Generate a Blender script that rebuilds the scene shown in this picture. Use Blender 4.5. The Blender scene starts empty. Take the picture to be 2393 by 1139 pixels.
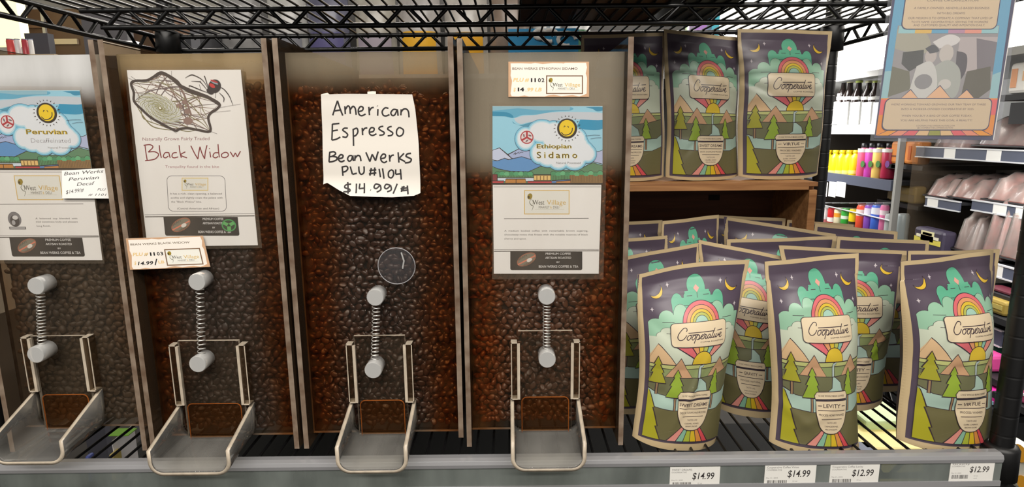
import bpy, math, random
import numpy as np
from mathutils import Vector, Matrix
from mathutils.geometry import tessellate_polygon
S = bpy.context.scene
COL = S.collection
# ---------------------------------------------------------------- camera
FPX, W0, H0 = 1400.0, 2393.0, 1139.0
CAM = np.array([.0135, -.672, .389]); PITCH, YAW, ROLL = .1855, .003, .0095
_cp, _sp, _cy, _sy, _cr, _sr = math.cos(PITCH), math.sin(PITCH), math.cos(YAW), math.sin(YAW), math.cos(ROLL), math.sin(ROLL)
_f = np.array([_sy*_cp, _cy*_cp, -_sp]); _r = np.array([_cy, -_sy, 0.]); _d = np.cross(_f, _r)
RIGHT, DOWN, FWD = _cr*_r + _sr*_d, -_sr*_r + _cr*_d, _f
cd = bpy.data.cameras.new('camera'); cam = bpy.data.objects.new('camera', cd); COL.objects.link(cam)
cd.sensor_width = 36; cd.lens = FPX/W0*36; cd.clip_start = .02; cd.clip_end = 60
cam.matrix_world = Matrix([[RIGHT[i], -DOWN[i], -FWD[i], CAM[i]] for i in range(3)] + [[0, 0, 0, 1]])
S.camera = cam
# ---------------------------------------------------------------- light and exposure
S.view_settings.view_transform = 'Standard'; S.view_settings.look = 'None'
S.view_settings.exposure = 0.28; S.view_settings.gamma = 1; S.view_settings.use_curve_mapping = False
S.cycles.max_bounces = 10; S.cycles.transparent_max_bounces = 24; S.cycles.diffuse_bounces = 3
S.cycles.glossy_bounces = 4; S.cycles.transmission_bounces = 8; S.cycles.caustics_reflective = False; S.cycles.caustics_refractive = False
S.cycles.sample_clamp_indirect = 4
wd = bpy.data.worlds.new('world'); S.world = wd; wd.use_nodes = True
wd.node_tree.nodes['Background'].inputs[0].default_value = (1, .96, .90, 1)
wd.node_tree.nodes['Background'].inputs[1].default_value = .30
def area(name, loc, size, power, col=(1, .95, .88), aim=(0, 0, -1)):
    l = bpy.data.lights.new(name, 'AREA'); l.shape = 'RECTANGLE'; l.size, l.size_y = size; l.energy = power; l.color = col
    o = bpy.data.objects.new(name, l); COL.objects.link(o); o.location = loc
    o.rotation_euler = Vector(aim).to_track_quat('-Z', 'Y').to_euler()
    return o
area('ceiling_tube_light_aisle', (-.25, -1.05, 1.62), (2.6, .16), 33, aim=(0, .25, -1))
area('ceiling_tube_light_aisle_far', (.4, -2.3, 1.7), (3.2, .2), 48, aim=(0, .6, -1))
area('ceiling_tube_light_behind', (-.4, 2.9, 1.95), (3.2, .2), 55)
# ---------------------------------------------------------------- helpers
def un(px, py, y):
    """a point of the photograph brought to the vertical plane at depth y"""
    d = (px-W0/2)/FPX*RIGHT + (py-H0/2)/FPX*DOWN + FWD
    return CAM + (y-CAM[1])/d[1]*d
def unx(px, py, x):
    d = (px-W0/2)/FPX*RIGHT + (py-H0/2)/FPX*DOWN + FWD
    return CAM + (x-CAM[0])/d[0]*d
def lin(c):
    return tuple((v/255/12.92 if v <= 10 else ((v/255+.055)/1.055)**2.4) for v in c[:3])
def L4(c): return lin(c) + (1,)
_m = {}
def mat(name, c=(200, 200, 200), rough=.5, metal=0, spec=.5, emit=0, bump=0, bscale=200, var=0, vscale=20, vcol=None):
    if name in _m: return _m[name]
    m = bpy.data.materials.new(name); m.use_nodes = True; _m[name] = m
    nt = m.node_tree; b = nt.nodes['Principled BSDF']
    b.inputs['Base Color'].default_value = L4(c); b.inputs['Roughness'].default_value = rough
    b.inputs['Metallic'].default_value = metal; b.inputs['Specular IOR Level'].default_value = spec
    if emit: b.inputs['Emission Color'].default_value = L4(c); b.inputs['Emission Strength'].default_value = emit
    if var:
        n = nt.nodes.new('ShaderNodeTexNoise'); n.inputs['Scale'].default_value = vscale; n.inputs['Detail'].default_value = 4
        tc = nt.nodes.new('ShaderNodeTexCoord'); nt.links.new(tc.outputs['Object'], n.inputs['Vector'])
        r = nt.nodes.new('ShaderNodeValToRGB'); r.color_ramp.elements[0].position = .3; r.color_ramp.elements[1].position = .7
        k = vcol or tuple(v*(1-var) for v in c)
        r.color_ramp.elements[0].color = L4(k); r.color_ramp.elements[1].color = L4(c)
        nt.links.new(n.outputs['Fac'], r.inputs['Fac']); nt.links.new(r.outputs['Color'], b.inputs['Base Color'])
    if bump:
        n = nt.nodes.new('ShaderNodeTexNoise'); n.inputs['Scale'].default_value = bscale
        tc = nt.nodes.new('ShaderNodeTexCoord'); nt.links.new(tc.outputs['Object'], n.inputs['Vector'])
        bp = nt.nodes.new('ShaderNodeBump'); bp.inputs['Strength'].default_value = bump; bp.inputs['Distance'].default_value = .001
        nt.links.new(n.outputs['Fac'], bp.inputs['Height']); nt.links.new(bp.outputs['Normal'], b.inputs['Normal'])
    return m
def mat_print(name, rough=.5, spec=.5, emit=0):
    """printed ink: the colour of each patch of the print is stored on the mesh"""
    if name in _m: return _m[name]
    m = bpy.data.materials.new(name); m.use_nodes = True; _m[name] = m
    nt = m.node_tree; b = nt.nodes['Principled BSDF']
    a = nt.nodes.new('ShaderNodeAttribute'); a.attribute_name = 'ink'
    nt.links.new(a.outputs['Color'], b.inputs['Base Color'])
    b.inputs['Roughness'].default_value = rough; b.inputs['Specular IOR Level'].default_value = spec
    return m
def mat_clear(name, tint=(.93, .92, .90), haze=.06, hazecol=(190, 170, 145), gloss=1.0, rough=.06, stain=None):
    """clear acrylic sheet: transmits, reflects by angle, carries a little surface haze and (stain) dried coffee oil"""
    if name in _m: return _m[name]
    m = bpy.data.materials.new(name); m.use_nodes = True; _m[name] = m
    nt = m.node_tree; N = nt.nodes; Lk = nt.links; N.clear()
    out = N.new('ShaderNodeOutputMaterial')
    tr = N.new('ShaderNodeBsdfTransparent'); tr.inputs[0].default_value = tint + (1,)
    gl = N.new('ShaderNodeBsdfGlossy'); gl.inputs['Roughness'].default_value = rough
    df = N.new('ShaderNodeBsdfDiffuse'); df.inputs[0].default_value = L4(hazecol)
    lw = N.new('ShaderNodeLayerWeight'); lw.inputs['Blend'].default_value = .12
    ml = N.new('ShaderNodeMath'); ml.operation = 'MULTIPLY'; ml.inputs[1].default_value = gloss
    Lk.new(lw.outputs['Fresnel'], ml.inputs[0])
    mh = N.new('ShaderNodeMixShader'); mg = N.new('ShaderNodeMixShader')
    Lk.new(tr.outputs[0], mh.inputs[1]); Lk.new(df.outputs[0], mh.inputs[2])
    tc = N.new('ShaderNodeTexCoord')
    nz = N.new('ShaderNodeTexNoise'); nz.inputs['Scale'].default_value = 14; nz.inputs['Detail'].default_value = 5
    mp = N.new('ShaderNodeMapping'); mp.inputs['Scale'].default_value = (1, 1, .35)
    Lk.new(tc.outputs['Object'], mp.inputs[0]); Lk.new(mp.outputs[0], nz.inputs['Vector'])
    hz = N.new('ShaderNodeMapRange'); hz.inputs['From Min'].default_value = .3; hz.inputs['From Max'].default_value = .75
    hz.inputs['To Min'].default_value = haze*.5; hz.inputs['To Max'].default_value = haze*1.6
    Lk.new(nz.outputs['Fac'], hz.inputs['Value'])
    last = mh
    if stain:
        amount, scol, edge, ztop, film, fcol = stain
        # oil film: a noise pattern, stronger toward the two side edges of the sheet and near the top of the beans
        n2 = N.new('ShaderNodeTexNoise'); n2.inputs['Scale'].default_value = 9; n2.inputs['Detail'].default_value = 9; n2.inputs['Roughness'].default_value = .65
        mp2 = N.new('ShaderNodeMapping'); mp2.inputs['Scale'].default_value = (1.3, 1, .8)
        Lk.new(tc.outputs['Object'], mp2.inputs[0]); Lk.new(mp2.outputs[0], n2.inputs['Vector'])
        sx = N.new('ShaderNodeSeparateXYZ'); Lk.new(tc.outputs['Object'], sx.inputs[0])
        ab = N.new('ShaderNodeMath'); ab.operation = 'ABSOLUTE'; Lk.new(sx.outputs['X'], ab.inputs[0])
        ed = N.new('ShaderNodeMapRange'); ed.interpolation_type = 'SMOOTHSTEP'
        ed.inputs['From Min'].default_value = .025; ed.inputs['From Max'].default_value = .085; ed.inputs['To Min'].default_value = 0; ed.inputs['To Max'].default_value = edge
        Lk.new(ab.outputs[0], ed.inputs['Value'])
        tz = N.new('ShaderNodeMapRange'); tz.interpolation_type = 'SMOOTHSTEP'
        tz.inputs['From Min'].default_value = ztop-.17; tz.inputs['From Max'].default_value = ztop-.03; tz.inputs['To Max'].default_value = edge*.8
        Lk.new(sx.outputs['Z'], tz.inputs['Value'])
        tz2 = N.new('ShaderNodeMapRange'); tz2.interpolation_type = 'SMOOTHSTEP'
        tz2.inputs['From Min'].default_value = ztop; tz2.inputs['From Max'].default_value = ztop+.03; tz2.inputs['To Min'].default_value = 1; tz2.inputs['To Max'].default_value = .12
        Lk.new(sx.outputs['Z'], tz2.inputs['Value'])
        mx = N.new('ShaderNodeMath'); mx.operation = 'MAXIMUM'; Lk.new(ed.outputs[0], mx.inputs[0]); Lk.new(tz.outputs[0], mx.inputs[1])
        ad = N.new('ShaderNodeMath'); ad.operation = 'ADD'; Lk.new(mx.outputs[0], ad.inputs[0]); Lk.new(n2.outputs['Fac'], ad.inputs[1])
        st = N.new('ShaderNodeMapRange'); st.interpolation_type = 'SMOOTHSTEP'; st.inputs['From Min'].default_value = .45; st.inputs['From Max'].default_value = 1.15
        st.inputs['To Max'].default_value = amount; Lk.new(ad.outputs[0], st.inputs['Value'])
        s2 = N.new('ShaderNodeMath'); s2.operation = 'MULTIPLY'; Lk.new(st.outputs[0], s2.inputs[0]); Lk.new(tz2.outputs[0], s2.inputs[1])
        oil = N.new('ShaderNodeBsdfDiffuse'); oil.inputs[0].default_value = L4(scol)
        oilt = N.new('ShaderNodeBsdfTransparent'); oilt.inputs[0].default_value = L4((242, 203, 158))
        om = N.new('ShaderNodeMixShader'); om.inputs[0].default_value = .13
        Lk.new(oilt.outputs[0], om.inputs[1]); Lk.new(oil.outputs[0], om.inputs[2])
        ms = N.new('ShaderNodeMixShader'); Lk.new(s2.outputs[0], ms.inputs[0]); Lk.new(mh.outputs[0], ms.inputs[1]); Lk.new(om.outputs[0], ms.inputs[2])
        n3 = N.new('ShaderNodeTexNoise'); n3.inputs['Scale'].default_value = 70; n3.inputs['Detail'].default_value = 4
        Lk.new(tc.outputs['Object'], n3.inputs['Vector'])
        o3 = N.new('ShaderNodeMapRange'); o3.inputs['From Min'].default_value = .38; o3.inputs['From Max'].default_value = .72; o3.inputs['To Min'].default_value = .01; o3.inputs['To Max'].default_value = .17
        Lk.new(n3.outputs['Fac'], o3.inputs['Value']); Lk.new(o3.outputs[0], om.inputs[0])
        # pale dust film above the beans, also standing in for the lit backdrop
        tf = N.new('ShaderNodeMapRange'); tf.interpolation_type = 'SMOOTHSTEP'; tf.inputs['From Min'].default_value = ztop-.006; tf.inputs['From Max'].default_value = ztop+.035; tf.inputs['To Max'].default_value = film
        Lk.new(sx.outputs['Z'], tf.inputs['Value'])
        tm = N.new('ShaderNodeMath'); tm.operation = 'MULTIPLY'; Lk.new(tf.outputs[0], tm.inputs[0])
        t2 = N.new('ShaderNodeMapRange'); t2.inputs['From Min'].default_value = .3; t2.inputs['From Max'].default_value = .7; t2.inputs['To Min'].default_value = .7; t2.inputs['To Max'].default_value = 1.25
        Lk.new(nz.outputs['Fac'], t2.inputs['Value']); Lk.new(t2.outputs[0], tm.inputs[1])
        fd = N.new('ShaderNodeBsdfDiffuse'); fd.inputs[0].default_value = L4(fcol)
        mf = N.new('ShaderNodeMixShader'); Lk.new(tm.outputs[0], mf.inputs[0]); Lk.new(ms.outputs[0], mf.inputs[1]); Lk.new(fd.outputs[0], mf.inputs[2])
        last = mf
    Lk.new(hz.outputs[0], mh.inputs[0])
    Lk.new(ml.outputs[0], mg.inputs[0]); Lk.new(last.outputs[0], mg.inputs[1]); Lk.new(gl.outputs[0], mg.inputs[2])
    Lk.new(mg.outputs[0], out.inputs[0])
    return m
def put(name, me, parent=None):
    o = bpy.data.objects.new(name, me); COL.objects.link(o)
    if parent is not None: o.parent = parent
    return o
def tag(o, label, cat, group=None, kind=None):
    o['label'] = label; o['category'] = cat
    if group: o['group'] = group
    if kind: o['kind'] = kind
    return o
def thing(name, loc, label, cat, group=None, rotz=0):
    o = bpy.data.objects.new(name, None); COL.objects.link(o); o.location = loc; o.rotation_euler = (0, 0, rotz)
    o.empty_display_size = .02
    return tag(o, label, cat, group)
def struct(o):
    o['kind'] = 'structure'; return o
class MB:
    """collects boxes, tubes, prisms and lathes into one mesh (given in world space, stored relative to its parent)"""
    def __init__(s): s.v = []; s.f = []; s.m = []; s.sm = []
    def add(s, vs, fs, m=0, smooth=False):
        o = len(s.v); s.v += [tuple(map(float, p)) for p in vs]; s.f += [tuple(i+o for i in f) for f in fs]
        s.m += [m]*len(fs) if isinstance(m, int) else list(m); s.sm += [smooth]*len(fs); return s
    def box(s, a, b, m=0, bev=0, edge=None):
        x0, y0, z0 = a; x1, y1, z1 = b
        vs = [(x, y, z) for z in (z0, z1) for y in (y0, y1) for x in (x0, x1)]
        fs = [(0, 2, 3, 1), (4, 5, 7, 6), (0, 1, 5, 4), (2, 6, 7, 3), (0, 4, 6, 2), (1, 3, 7, 5)]
        if edge is not None:   # cut edges of a sheet: every face but the two largest
            d = (abs(x1-x0), abs(y1-y0), abs(z1-z0)); ax = d.index(min(d)); big = {2: (0, 1), 1: (2, 3), 0: (4, 5)}[ax]
            return s.add(vs, fs, [m if i in big else edge for i in range(6)])
        return s.add(vs, fs, m)
    def obox(s, c, ax, ay, az, m=0):
        c, ax, ay, az = (np.array(q, float) for q in (c, ax, ay, az))
        vs = [c+i*ax+j*ay+k*az for k in (-1, 1) for j in (-1, 1) for i in (-1, 1)]
        return s.add(vs, [(0, 2, 3, 1), (4, 5, 7, 6), (0, 1, 5, 4), (2, 6, 7, 3), (0, 4, 6, 2), (1, 3, 7, 5)], m)
    def tube(s, pts, r, n=8, m=0, caps=True, closed=False):
        P = [np.array(p, float) for p in pts]; k = len(P); vs = []; ref = None
        for i, p in enumerate(P):
            if closed: t = P[(i+1) % k]-P[i-1]
            else: t = P[min(i+1, k-1)]-P[max(i-1, 0)]
            t = t/(np.linalg.norm(t)+1e-12)
            if ref is None: ref = np.array([0, 0, 1.]) if abs(t[2]) < .9 else np.array([1., 0, 0])
            a = np.cross(t, ref); a /= np.linalg.norm(a)+1e-12; b = np.cross(a, t); ref = b
            rr = r[i] if hasattr(r, '__len__') else r
            vs += [p+rr*(math.cos(2*math.pi*j/n)*a+math.sin(2*math.pi*j/n)*b) for j in range(n)]
        fs = [(i*n+j, i*n+(j+1) % n, ((i+1) % k)*n+(j+1) % n, ((i+1) % k)*n+j) for i in range(k if closed else k-1) for j in range(n)]
        s.add(vs, fs, m, True)
        if caps and not closed: s.add(vs[:n], [tuple(range(n))], m); s.add(vs[-n:], [tuple(range(n))[::-1]], m)
        return s
    def lathe(s, c, prof, n=20, m=0, axis=(0, 0, 1)):
        ax = np.array(axis, float); ax /= np.linalg.norm(ax); ref = np.array([1., 0, 0]) if abs(ax[0]) < .9 else np.array([0, 1., 0])
        a = np.cross(ax, ref); a /= np.linalg.norm(a); b = np.cross(ax, a); c = np.array(c, float); vs = []
        for r, h in prof: vs += [c+h*ax+r*(math.cos(2*math.pi*j/n)*a+math.sin(2*math.pi*j/n)*b) for j in range(n)]
        k = len(prof)
        fs = [(i*n+j, i*n+(j+1) % n, (i+1)*n+(j+1) % n, (i+1)*n+j) for i in range(k-1) for j in range(n)]
        mm = m if isinstance(m, int) else [m[i] for i in range(k-1) for j in range(n)]
        s.add(vs, fs, mm, True)
        m0 = m if isinstance(m, int) else m[0]; m1 = m if isinstance(m, int) else m[-1]
        if prof[0][0] > 0: s.add(vs[:n], [tuple(range(n))], m0)
        if prof[-1][0] > 0: s.add(vs[-n:], [tuple(range(n))[::-1]], m1)
        return s
    def prism(s, poly, d, m=0, edge=None):
        P = [np.array(p, float) for p in poly]; d = np.array(d, float); k = len(P)
        s.add(P+[p+d for p in P], [tuple(range(k))[::-1], tuple(range(k, 2*k))], m)
        o = len(s.v)-2*k
        s.f += [(o+i, o+(i+1) % k, o+k+(i+1) % k, o+k+i) for i in range(k)]; s.m += [m if edge is None else edge]*k; s.sm += [False]*k
        return s
    def grid(s, P, m=0, smooth=True):
        P = np.array(P); a, b = P.shape[:2]
        return s.add(P.reshape(-1, 3), [(i*b+j, i*b+j+1, (i+1)*b+j+1, (i+1)*b+j) for i in range(a-1) for j in range(b-1)], m, smooth)
    def build(s, name, mats, parent=None, bevel=0, solid=0):
        me = bpy.data.meshes.new(name)
        off = parent_world(parent) if parent else np.zeros(3)
        me.from_pydata([tuple(np.array(p)-off) for p in s.v], [], s.f)
        for q in (mats if isinstance(mats, (list, tuple)) else [mats]): me.materials.append(q)
        me.polygons.foreach_set('material_index', s.m); me.polygons.foreach_set('use_smooth', s.sm); me.update()
        o = put(name, me, parent)
        if solid:
            md = o.modifiers.new('thickness', 'SOLIDIFY'); md.thickness = solid; md.offset = 0
        if bevel:
            md = o.modifiers.new('bevel', 'BEVEL'); md.width = bevel; md.segments = 2; md.limit_method = 'ANGLE'; md.angle_limit = math.radians(40)
        return o
def parent_world(p):
    v = np.zeros(3)
    while p is not None: v = v+np.array(p.location); p = p.parent
    return v
# ---------------------------------------------------------------- flat print: polygons, strokes and lettering
_tc = {}
def text_tris(st, bold=0, shear=0, space=1):
    k = (st, bold, shear, space)
    if k in _tc: return _tc[k]
    cu = bpy.data.curves.new('t', 'FONT'); cu.body = st; cu.size = 1; cu.offset = bold; cu.shear = shear; cu.space_character = space; cu.resolution_u = 3
    o = bpy.data.objects.new('t', cu); me = bpy.data.meshes.new_from_object(o)
    me.calc_loop_triangles()
    v = np.array([p.co[:2] for p in me.vertices]).reshape(-1, 2); t = np.array([q.vertices[:] for q in me.loop_triangles], int).reshape(-1, 3)
    bpy.data.meshes.remove(me); bpy.data.objects.remove(o); bpy.data.curves.remove(cu)
    _tc[k] = (v, t); return _tc[k]
def spline(pts, n=6, closed=False):
    P = [np.array(p, float) for p in pts]; k = len(P)
    if k < 3: return P
    out = []
    for i in range(k if closed else k-1):
        p0, p1, p2, p3 = (P[(i-1) % k], P[i], P[(i+1) % k], P[(i+2) % k]) if closed else (P[max(i-1, 0)], P[i], P[i+1], P[min(i+2, k-1)])
        for j in range(n):
            t = j/n; out.append(.5*((2*p1)+(-p0+p2)*t+(2*p0-5*p1+4*p2-p3)*t*t+(-p0+3*p1-3*p2+p3)*t**3))
    if not closed: out.append(P[-1])
    return out
def clip_poly(P, r):
    x0, y0, x1, y1 = r
    for ax, lim, sg in ((0, x0, 1), (0, x1, -1), (1, y0, 1), (1, y1, -1)):
        Q = []; k = len(P)
        for i in range(k):
            a, b = P[i-1], P[i]; da, db = sg*(a[ax]-lim), sg*(b[ax]-lim)
            if da*db < 0: Q.append(a+(b-a)*da/(da-db))
            if db >= 0: Q.append(b)
        P = Q
        if len(P) < 3: return []
    return P
class Art:
    def __init__(s, ox=0, oy=0, sc=1): s.T = (ox, oy, sc); s.sh = []; s.clip = None
    def at(s, ox, oy, sc): s.T = (ox, oy, sc); return s
    def _x(s, P): return s.T(np.array(P, float)) if callable(s.T) else np.array(P, float)/s.T[2]+np.array(s.T[:2])
    def _put(s, v, t, c, lv):
        if len(t) == 0: return
        lo, hi = v.min(0), v.max(0)
        if lv is None:
            lv = 0
            for q in s.sh:
                if q[4] >= lv and (q[2] < hi).all() and (q[3] > lo).all(): lv = math.floor(q[4])+1
        else: lv = lv+min(sum(1 for q in s.sh if math.floor(q[4]) == lv)*.04, .96)     # no two patches of ink share a plane
        s.sh.append((v, t, lo, hi, lv, lin(c)))
    def poly(s, P, c, lv=None):
        P = [np.array(p, float) for p in P]
        if s.clip: P = clip_poly(P, s.clip)
        if len(P) < 3: return s
        Q = s._x(P)
        t = tessellate_polygon([[Vector((p[0], p[1], 0)) for p in Q]])
        s._put(Q, np.array(t, int).reshape(-1, 3), c, lv); return s
    def rect(s, x0, y0, x1, y1, c, lv=None): return s.poly([(x0, y0), (x1, y0), (x1, y1), (x0, y1)], c, lv)
    def ell(s, cx, cy, rx, ry, c, n=22, a0=0, a1=360, rot=0, lv=None): return s.poly(ellp(cx, cy, rx, ry, n, a0, a1, rot), c, lv)
    def stroke(s, P, w, c, closed=False, taper=False, lv=None):
        P = [np.array(p, float) for p in P]; k = len(P); Lf = []; Rt = []
        for i in range(k):
            if closed: t = P[(i+1) % k]-P[i-1]
            else: t = P[min(i+1, k-1)]-P[max(i-1, 0)]
            t = t/(np.linalg.norm(t)+1e-9); nn = np.array([-t[1], t[0]]); ww = w/2
            if taper: ww *= .25+.75*math.sin(math.pi*min(max(i/(k-1), .04), .96))
            if not closed and 0 < i < k-1:
                a = P[i]-P[i-1]; b = P[i+1]-P[i]; cc = np.dot(a, b)/(np.linalg.norm(a)*np.linalg.norm(b)+1e-9); ww /= max(math.sqrt(max((1+cc)/2, .2)), .5)
            if closed:
                a = P[i]-P[i-1]; b = P[(i+1) % k]-P[i]; cc = np.dot(a, b)/(np.linalg.norm(a)*np.linalg.norm(b)+1e-9); ww /= max(math.sqrt(max((1+cc)/2, .2)), .5)
            Lf.append(P[i]+nn*ww); Rt.append(P[i]-nn*ww)
        if s.clip:
            x0, y0, x1, y1 = s.clip
            cl = lambda q: np.array([min(max(q[0], x0), x1), min(max(q[1], y0), y1)])
            Lf = [cl(q) for q in Lf]; Rt = [cl(q) for q in Rt]
        v = s._x(Lf+Rt); m = k if closed else k-1
        t = [q for i in range(m) for q in ((i, (i+1) % k, k+(i+1) % k), (i, k+(i+1) % k, k+i))]
        s._put(v, np.array(t, int), c, lv); return s
    def shape(s, P, c, oc, w, lv=None): s.poly(P, c, lv); return s.stroke(P, w, oc, True, lv=None if lv is None else lv+1)
    def text(s, st, x, y, h, c, width=None, align='l', bold=0, shear=0, rot=0, space=1, lv=None):
        """h = height of a capital; (x, y) the left, centre or right of the baseline; y runs down"""
        v, t = text_tris(st, bold, shear, space)
        if len(v) == 0: return s
        v = v.copy(); x0, x1 = v[:, 0].min(), v[:, 0].max(); k = h/.73
        sx = k if width is None else width/(x1-x0)
        v[:, 0] = (v[:, 0]-x0)*sx; v[:, 1] *= -k; wd = (x1-x0)*sx
        v[:, 0] -= {'l': 0, 'c': wd/2, 'r': wd}[align]
        a = math.radians(rot); v = np.c_[v[:, 0]*math.cos(a)-v[:, 1]*math.sin(a)+x, v[:, 0]*math.sin(a)+v[:, 1]*math.cos(a)+y]
        s._put(s._x(v), t, c, lv); return s
    def mesh(s, L):
        """all shapes as one triangle soup, edges no longer than L; returns verts, level, tris, colour per tri"""
        V = []; LV = []; T = []; C = []; o = 0
        for v, t, lo, hi, lv, c in s.sh:
            v = [tuple(p) for p in v]; t = [tuple(q) for q in t]
            for _ in range(9):
                mid = {}; nt = []; ch = False
                def em(a, b):
                    k = (a, b) if a < b else (b, a)
                    if k not in mid:
                        pa, pb = v[a], v[b]
                        if (pa[0]-pb[0])**2+(pa[1]-pb[1])**2 <= L*L: mid[k] = None
                        else: v.append(((pa[0]+pb[0])/2, (pa[1]+pb[1])/2)); mid[k] = len(v)-1
                    return mid[k]
                for a, b, d in t:
                    m0, m1, m2 = em(a, b), em(b, d), em(d, a); n = (m0 is not None)+(m1 is not None)+(m2 is not None)
                    if n == 0: nt.append((a, b, d)); continue
                    ch = True
                    if n == 3: nt += [(a, m0, m2), (m0, b, m1), (m2, m1, d), (m0, m1, m2)]; continue
                    while not ((n == 1 and m0 is not None) or (n == 2 and m2 is None)): a, b, d = b, d, a; m0, m1, m2 = m1, m2, m0
                    if n == 1: nt += [(a, m0, d), (m0, b, d)]
                    else: nt += [(m0, b, m1), (a, m0, m1), (a, m1, d)]
                t = nt
                if not ch: break
            V.append(np.array(v)); LV.append(np.full(len(v), lv)); T.append(np.array(t, int)+o); C += [c]*len(t); o += len(v)
        return np.vstack(V), np.concatenate(LV), np.vstack(T), np.array(C)
def ellp(cx, cy, rx, ry, n=22, a0=0, a1=360, rot=0):
    a = np.radians(np.linspace(a0, a1, n, endpoint=(a1-a0) % 360 != 0)); r = math.radians(rot)
    x, y = rx*np.cos(a), ry*np.sin(a)
    return [np.array([cx+p*math.cos(r)-q*math.sin(r), cy+p*math.sin(r)+q*math.cos(r)]) for p, q in zip(x, y)]
def rrp(x0, y0, x1, y1, r, n=5):
    return [p for cx, cy, a in ((x1-r, y1-r, 0), (x0+r, y1-r, 90), (x0+r, y0+r, 180), (x1-r, y0+r, 270)) for p in ellp(cx, cy, r, r, n, a, a+90)]
def print_mesh(name, am, fn, material, parent=None, step=5e-5, back=None, mats=()):
    """lays print am = Art.mesh() on a surface; fn(xy) -> points, normals"""
    V, LV, T, C = am; P, Nn = fn(V); P = P+Nn*(step*LV[:, None])
    off = parent_world(parent) if parent else np.zeros(3)
    me = bpy.data.meshes.new(name); me.vertices.add(len(P)); me.vertices.foreach_set('co', (P-off).ravel())
    # turn every triangle toward its normal
    a, b, c = P[T[:, 0]], P[T[:, 1]], P[T[:, 2]]; fl = (np.cross(b-a, c-a)*Nn[T[:, 0]]).sum(1) < 0
    T = T.copy(); T[fl] = T[fl][:, ::-1]
    me.loops.add(T.size); me.loops.foreach_set('vertex_index', T.ravel().astype(np.int32))
    me.polygons.add(len(T)); me.polygons.foreach_set('loop_start', np.arange(0, T.size, 3, dtype=np.int32)); me.polygons.foreach_set('loop_total', np.full(len(T), 3, np.int32))
    me.update(calc_edges=True)
    at = me.attributes.new('ink', 'FLOAT_COLOR', 'CORNER'); at.data.foreach_set('color', np.repeat(np.c_[C, np.ones(len(C))], 3, 0).ravel())
    me.polygons.foreach_set('use_smooth', np.ones(len(T), bool)); me.materials.append(material); me.validate(); me.update()
    return put(name, me, parent)
def plane_fn(y, off=.0003):
    """prints onto the upright plane at depth y (toward the aisle)"""
    def fn(V):
        d = ((V[:, :1]-W0/2)/FPX)*RIGHT+((V[:, 1:]-H0/2)/FPX)*DOWN+FWD
        P = CAM+((y-off-CAM[1])/d[:, 1:2])*d
        return P, np.tile([0., -1., 0.], (len(P), 1))
    return fn
# ================================================================= setting
M_floor = mat('floor_tile', (58, 55, 52), .85, var=.2, vscale=3)
M_wall = mat('wall_paint', (196, 192, 184), .8)
M_ceil = mat('ceiling_panel', (205, 203, 198), .9)
struct(MB().box((-4, -3.2, -1.0), (4.2, 5, -.95)).build('floor', M_floor))
struct(MB().box((-4, -3.2, 2.25), (4.2, 5, 2.3)).build('ceiling', M_ceil))
struct(MB().box((-4, 4.9, -.95), (4.2, 5, 2.25)).build('wall_back', M_wall))
struct(MB().box((-4, -3.2, -.95), (-3.9, 4.9, 2.25)).build('wall_left', M_wall))
struct(MB().box((2.75, -3.2, -.95), (2.85, 4.9, 2.25)).build('wall_right', mat('wall_dark', (70, 70, 72), .8)))
# ================================================================= wire shelving unit
M_blk = mat('black_epoxy_wire', (17, 17, 18), .32, spec=.55)
M_post = mat('black_post', (14, 14, 15), .38, spec=.5)
M_cap = mat('black_plastic_collar', (12, 12, 13), .45)
unit = thing('wire_shelving_unit', (0, .22, -.95), 'black wire shelving unit holding the coffee dispensers and coffee bags', 'shelving unit')
XS, YB = .607, .4415
def shelf(z, th, xs=XS, mids=(.20, .32), mx=.607):
    fr = MB()
    for zz in (z, z-th):
        r = .0038
        fr.tube([(-xs, .006, zz), (xs, .006, zz)], r); fr.tube([(-xs, YB, zz), (xs, YB, zz)], r)
        for sx in (-1, 1): fr.tube([(sx*xs, .006, zz), (sx*xs, YB, zz)], r)
    for y in mids[:1]: fr.tube([(-mx, y, z-.001), (mx, y, z-.001)], .0036)
    fr.tube([(-mx+.03, mids[0], z-th), (mx-.03, mids[0], z-th)], .0036)
    deck = fr.build('shelf_deck', M_blk, unit)
    def zig(p0, p1, pitch):
        p0, p1 = np.array(p0), np.array(p1); n = int(round(np.linalg.norm(p1-p0)/pitch))*2
        pts = []
        for i in range(n+1):
            p = p0+(p1-p0)*i/n; p = p+np.array([0, 0, (0 if i % 2 else -th)])
            e = (p1-p0)/np.linalg.norm(p1-p0)*.004
            pts += [p-e, p+e]
        return pts
    for a, b, pt in (((-xs, .006, z), (xs, .006, z), .0635), ((-xs, YB, z), (xs, YB, z), .0635), ((-mx+.03, mids[0], z), (mx-.03, mids[0], z), .0635), ((-xs, .006, z), (-xs, YB, z), .062), ((xs, .006, z), (xs, YB, z), .062)):
        MB().tube(zig(a, b, pt), .0028, 6).build('truss', M_blk, deck)
    w = MB(); n = int(2*xs/.0203)
    for i in range(1, n): x = -xs+2*xs*i/n; w.tube([(x, .0, z+.0045), (x, YB+.006, z+.0045), (x, YB+.008, z-.004)], .0018, 6)
    w.build('wire_grid', M_blk, deck)
    return deck
shelf(-.0075, .03)
shelf(.5585, .0235, mx=.575)
shelf(-.40, .03)
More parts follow.
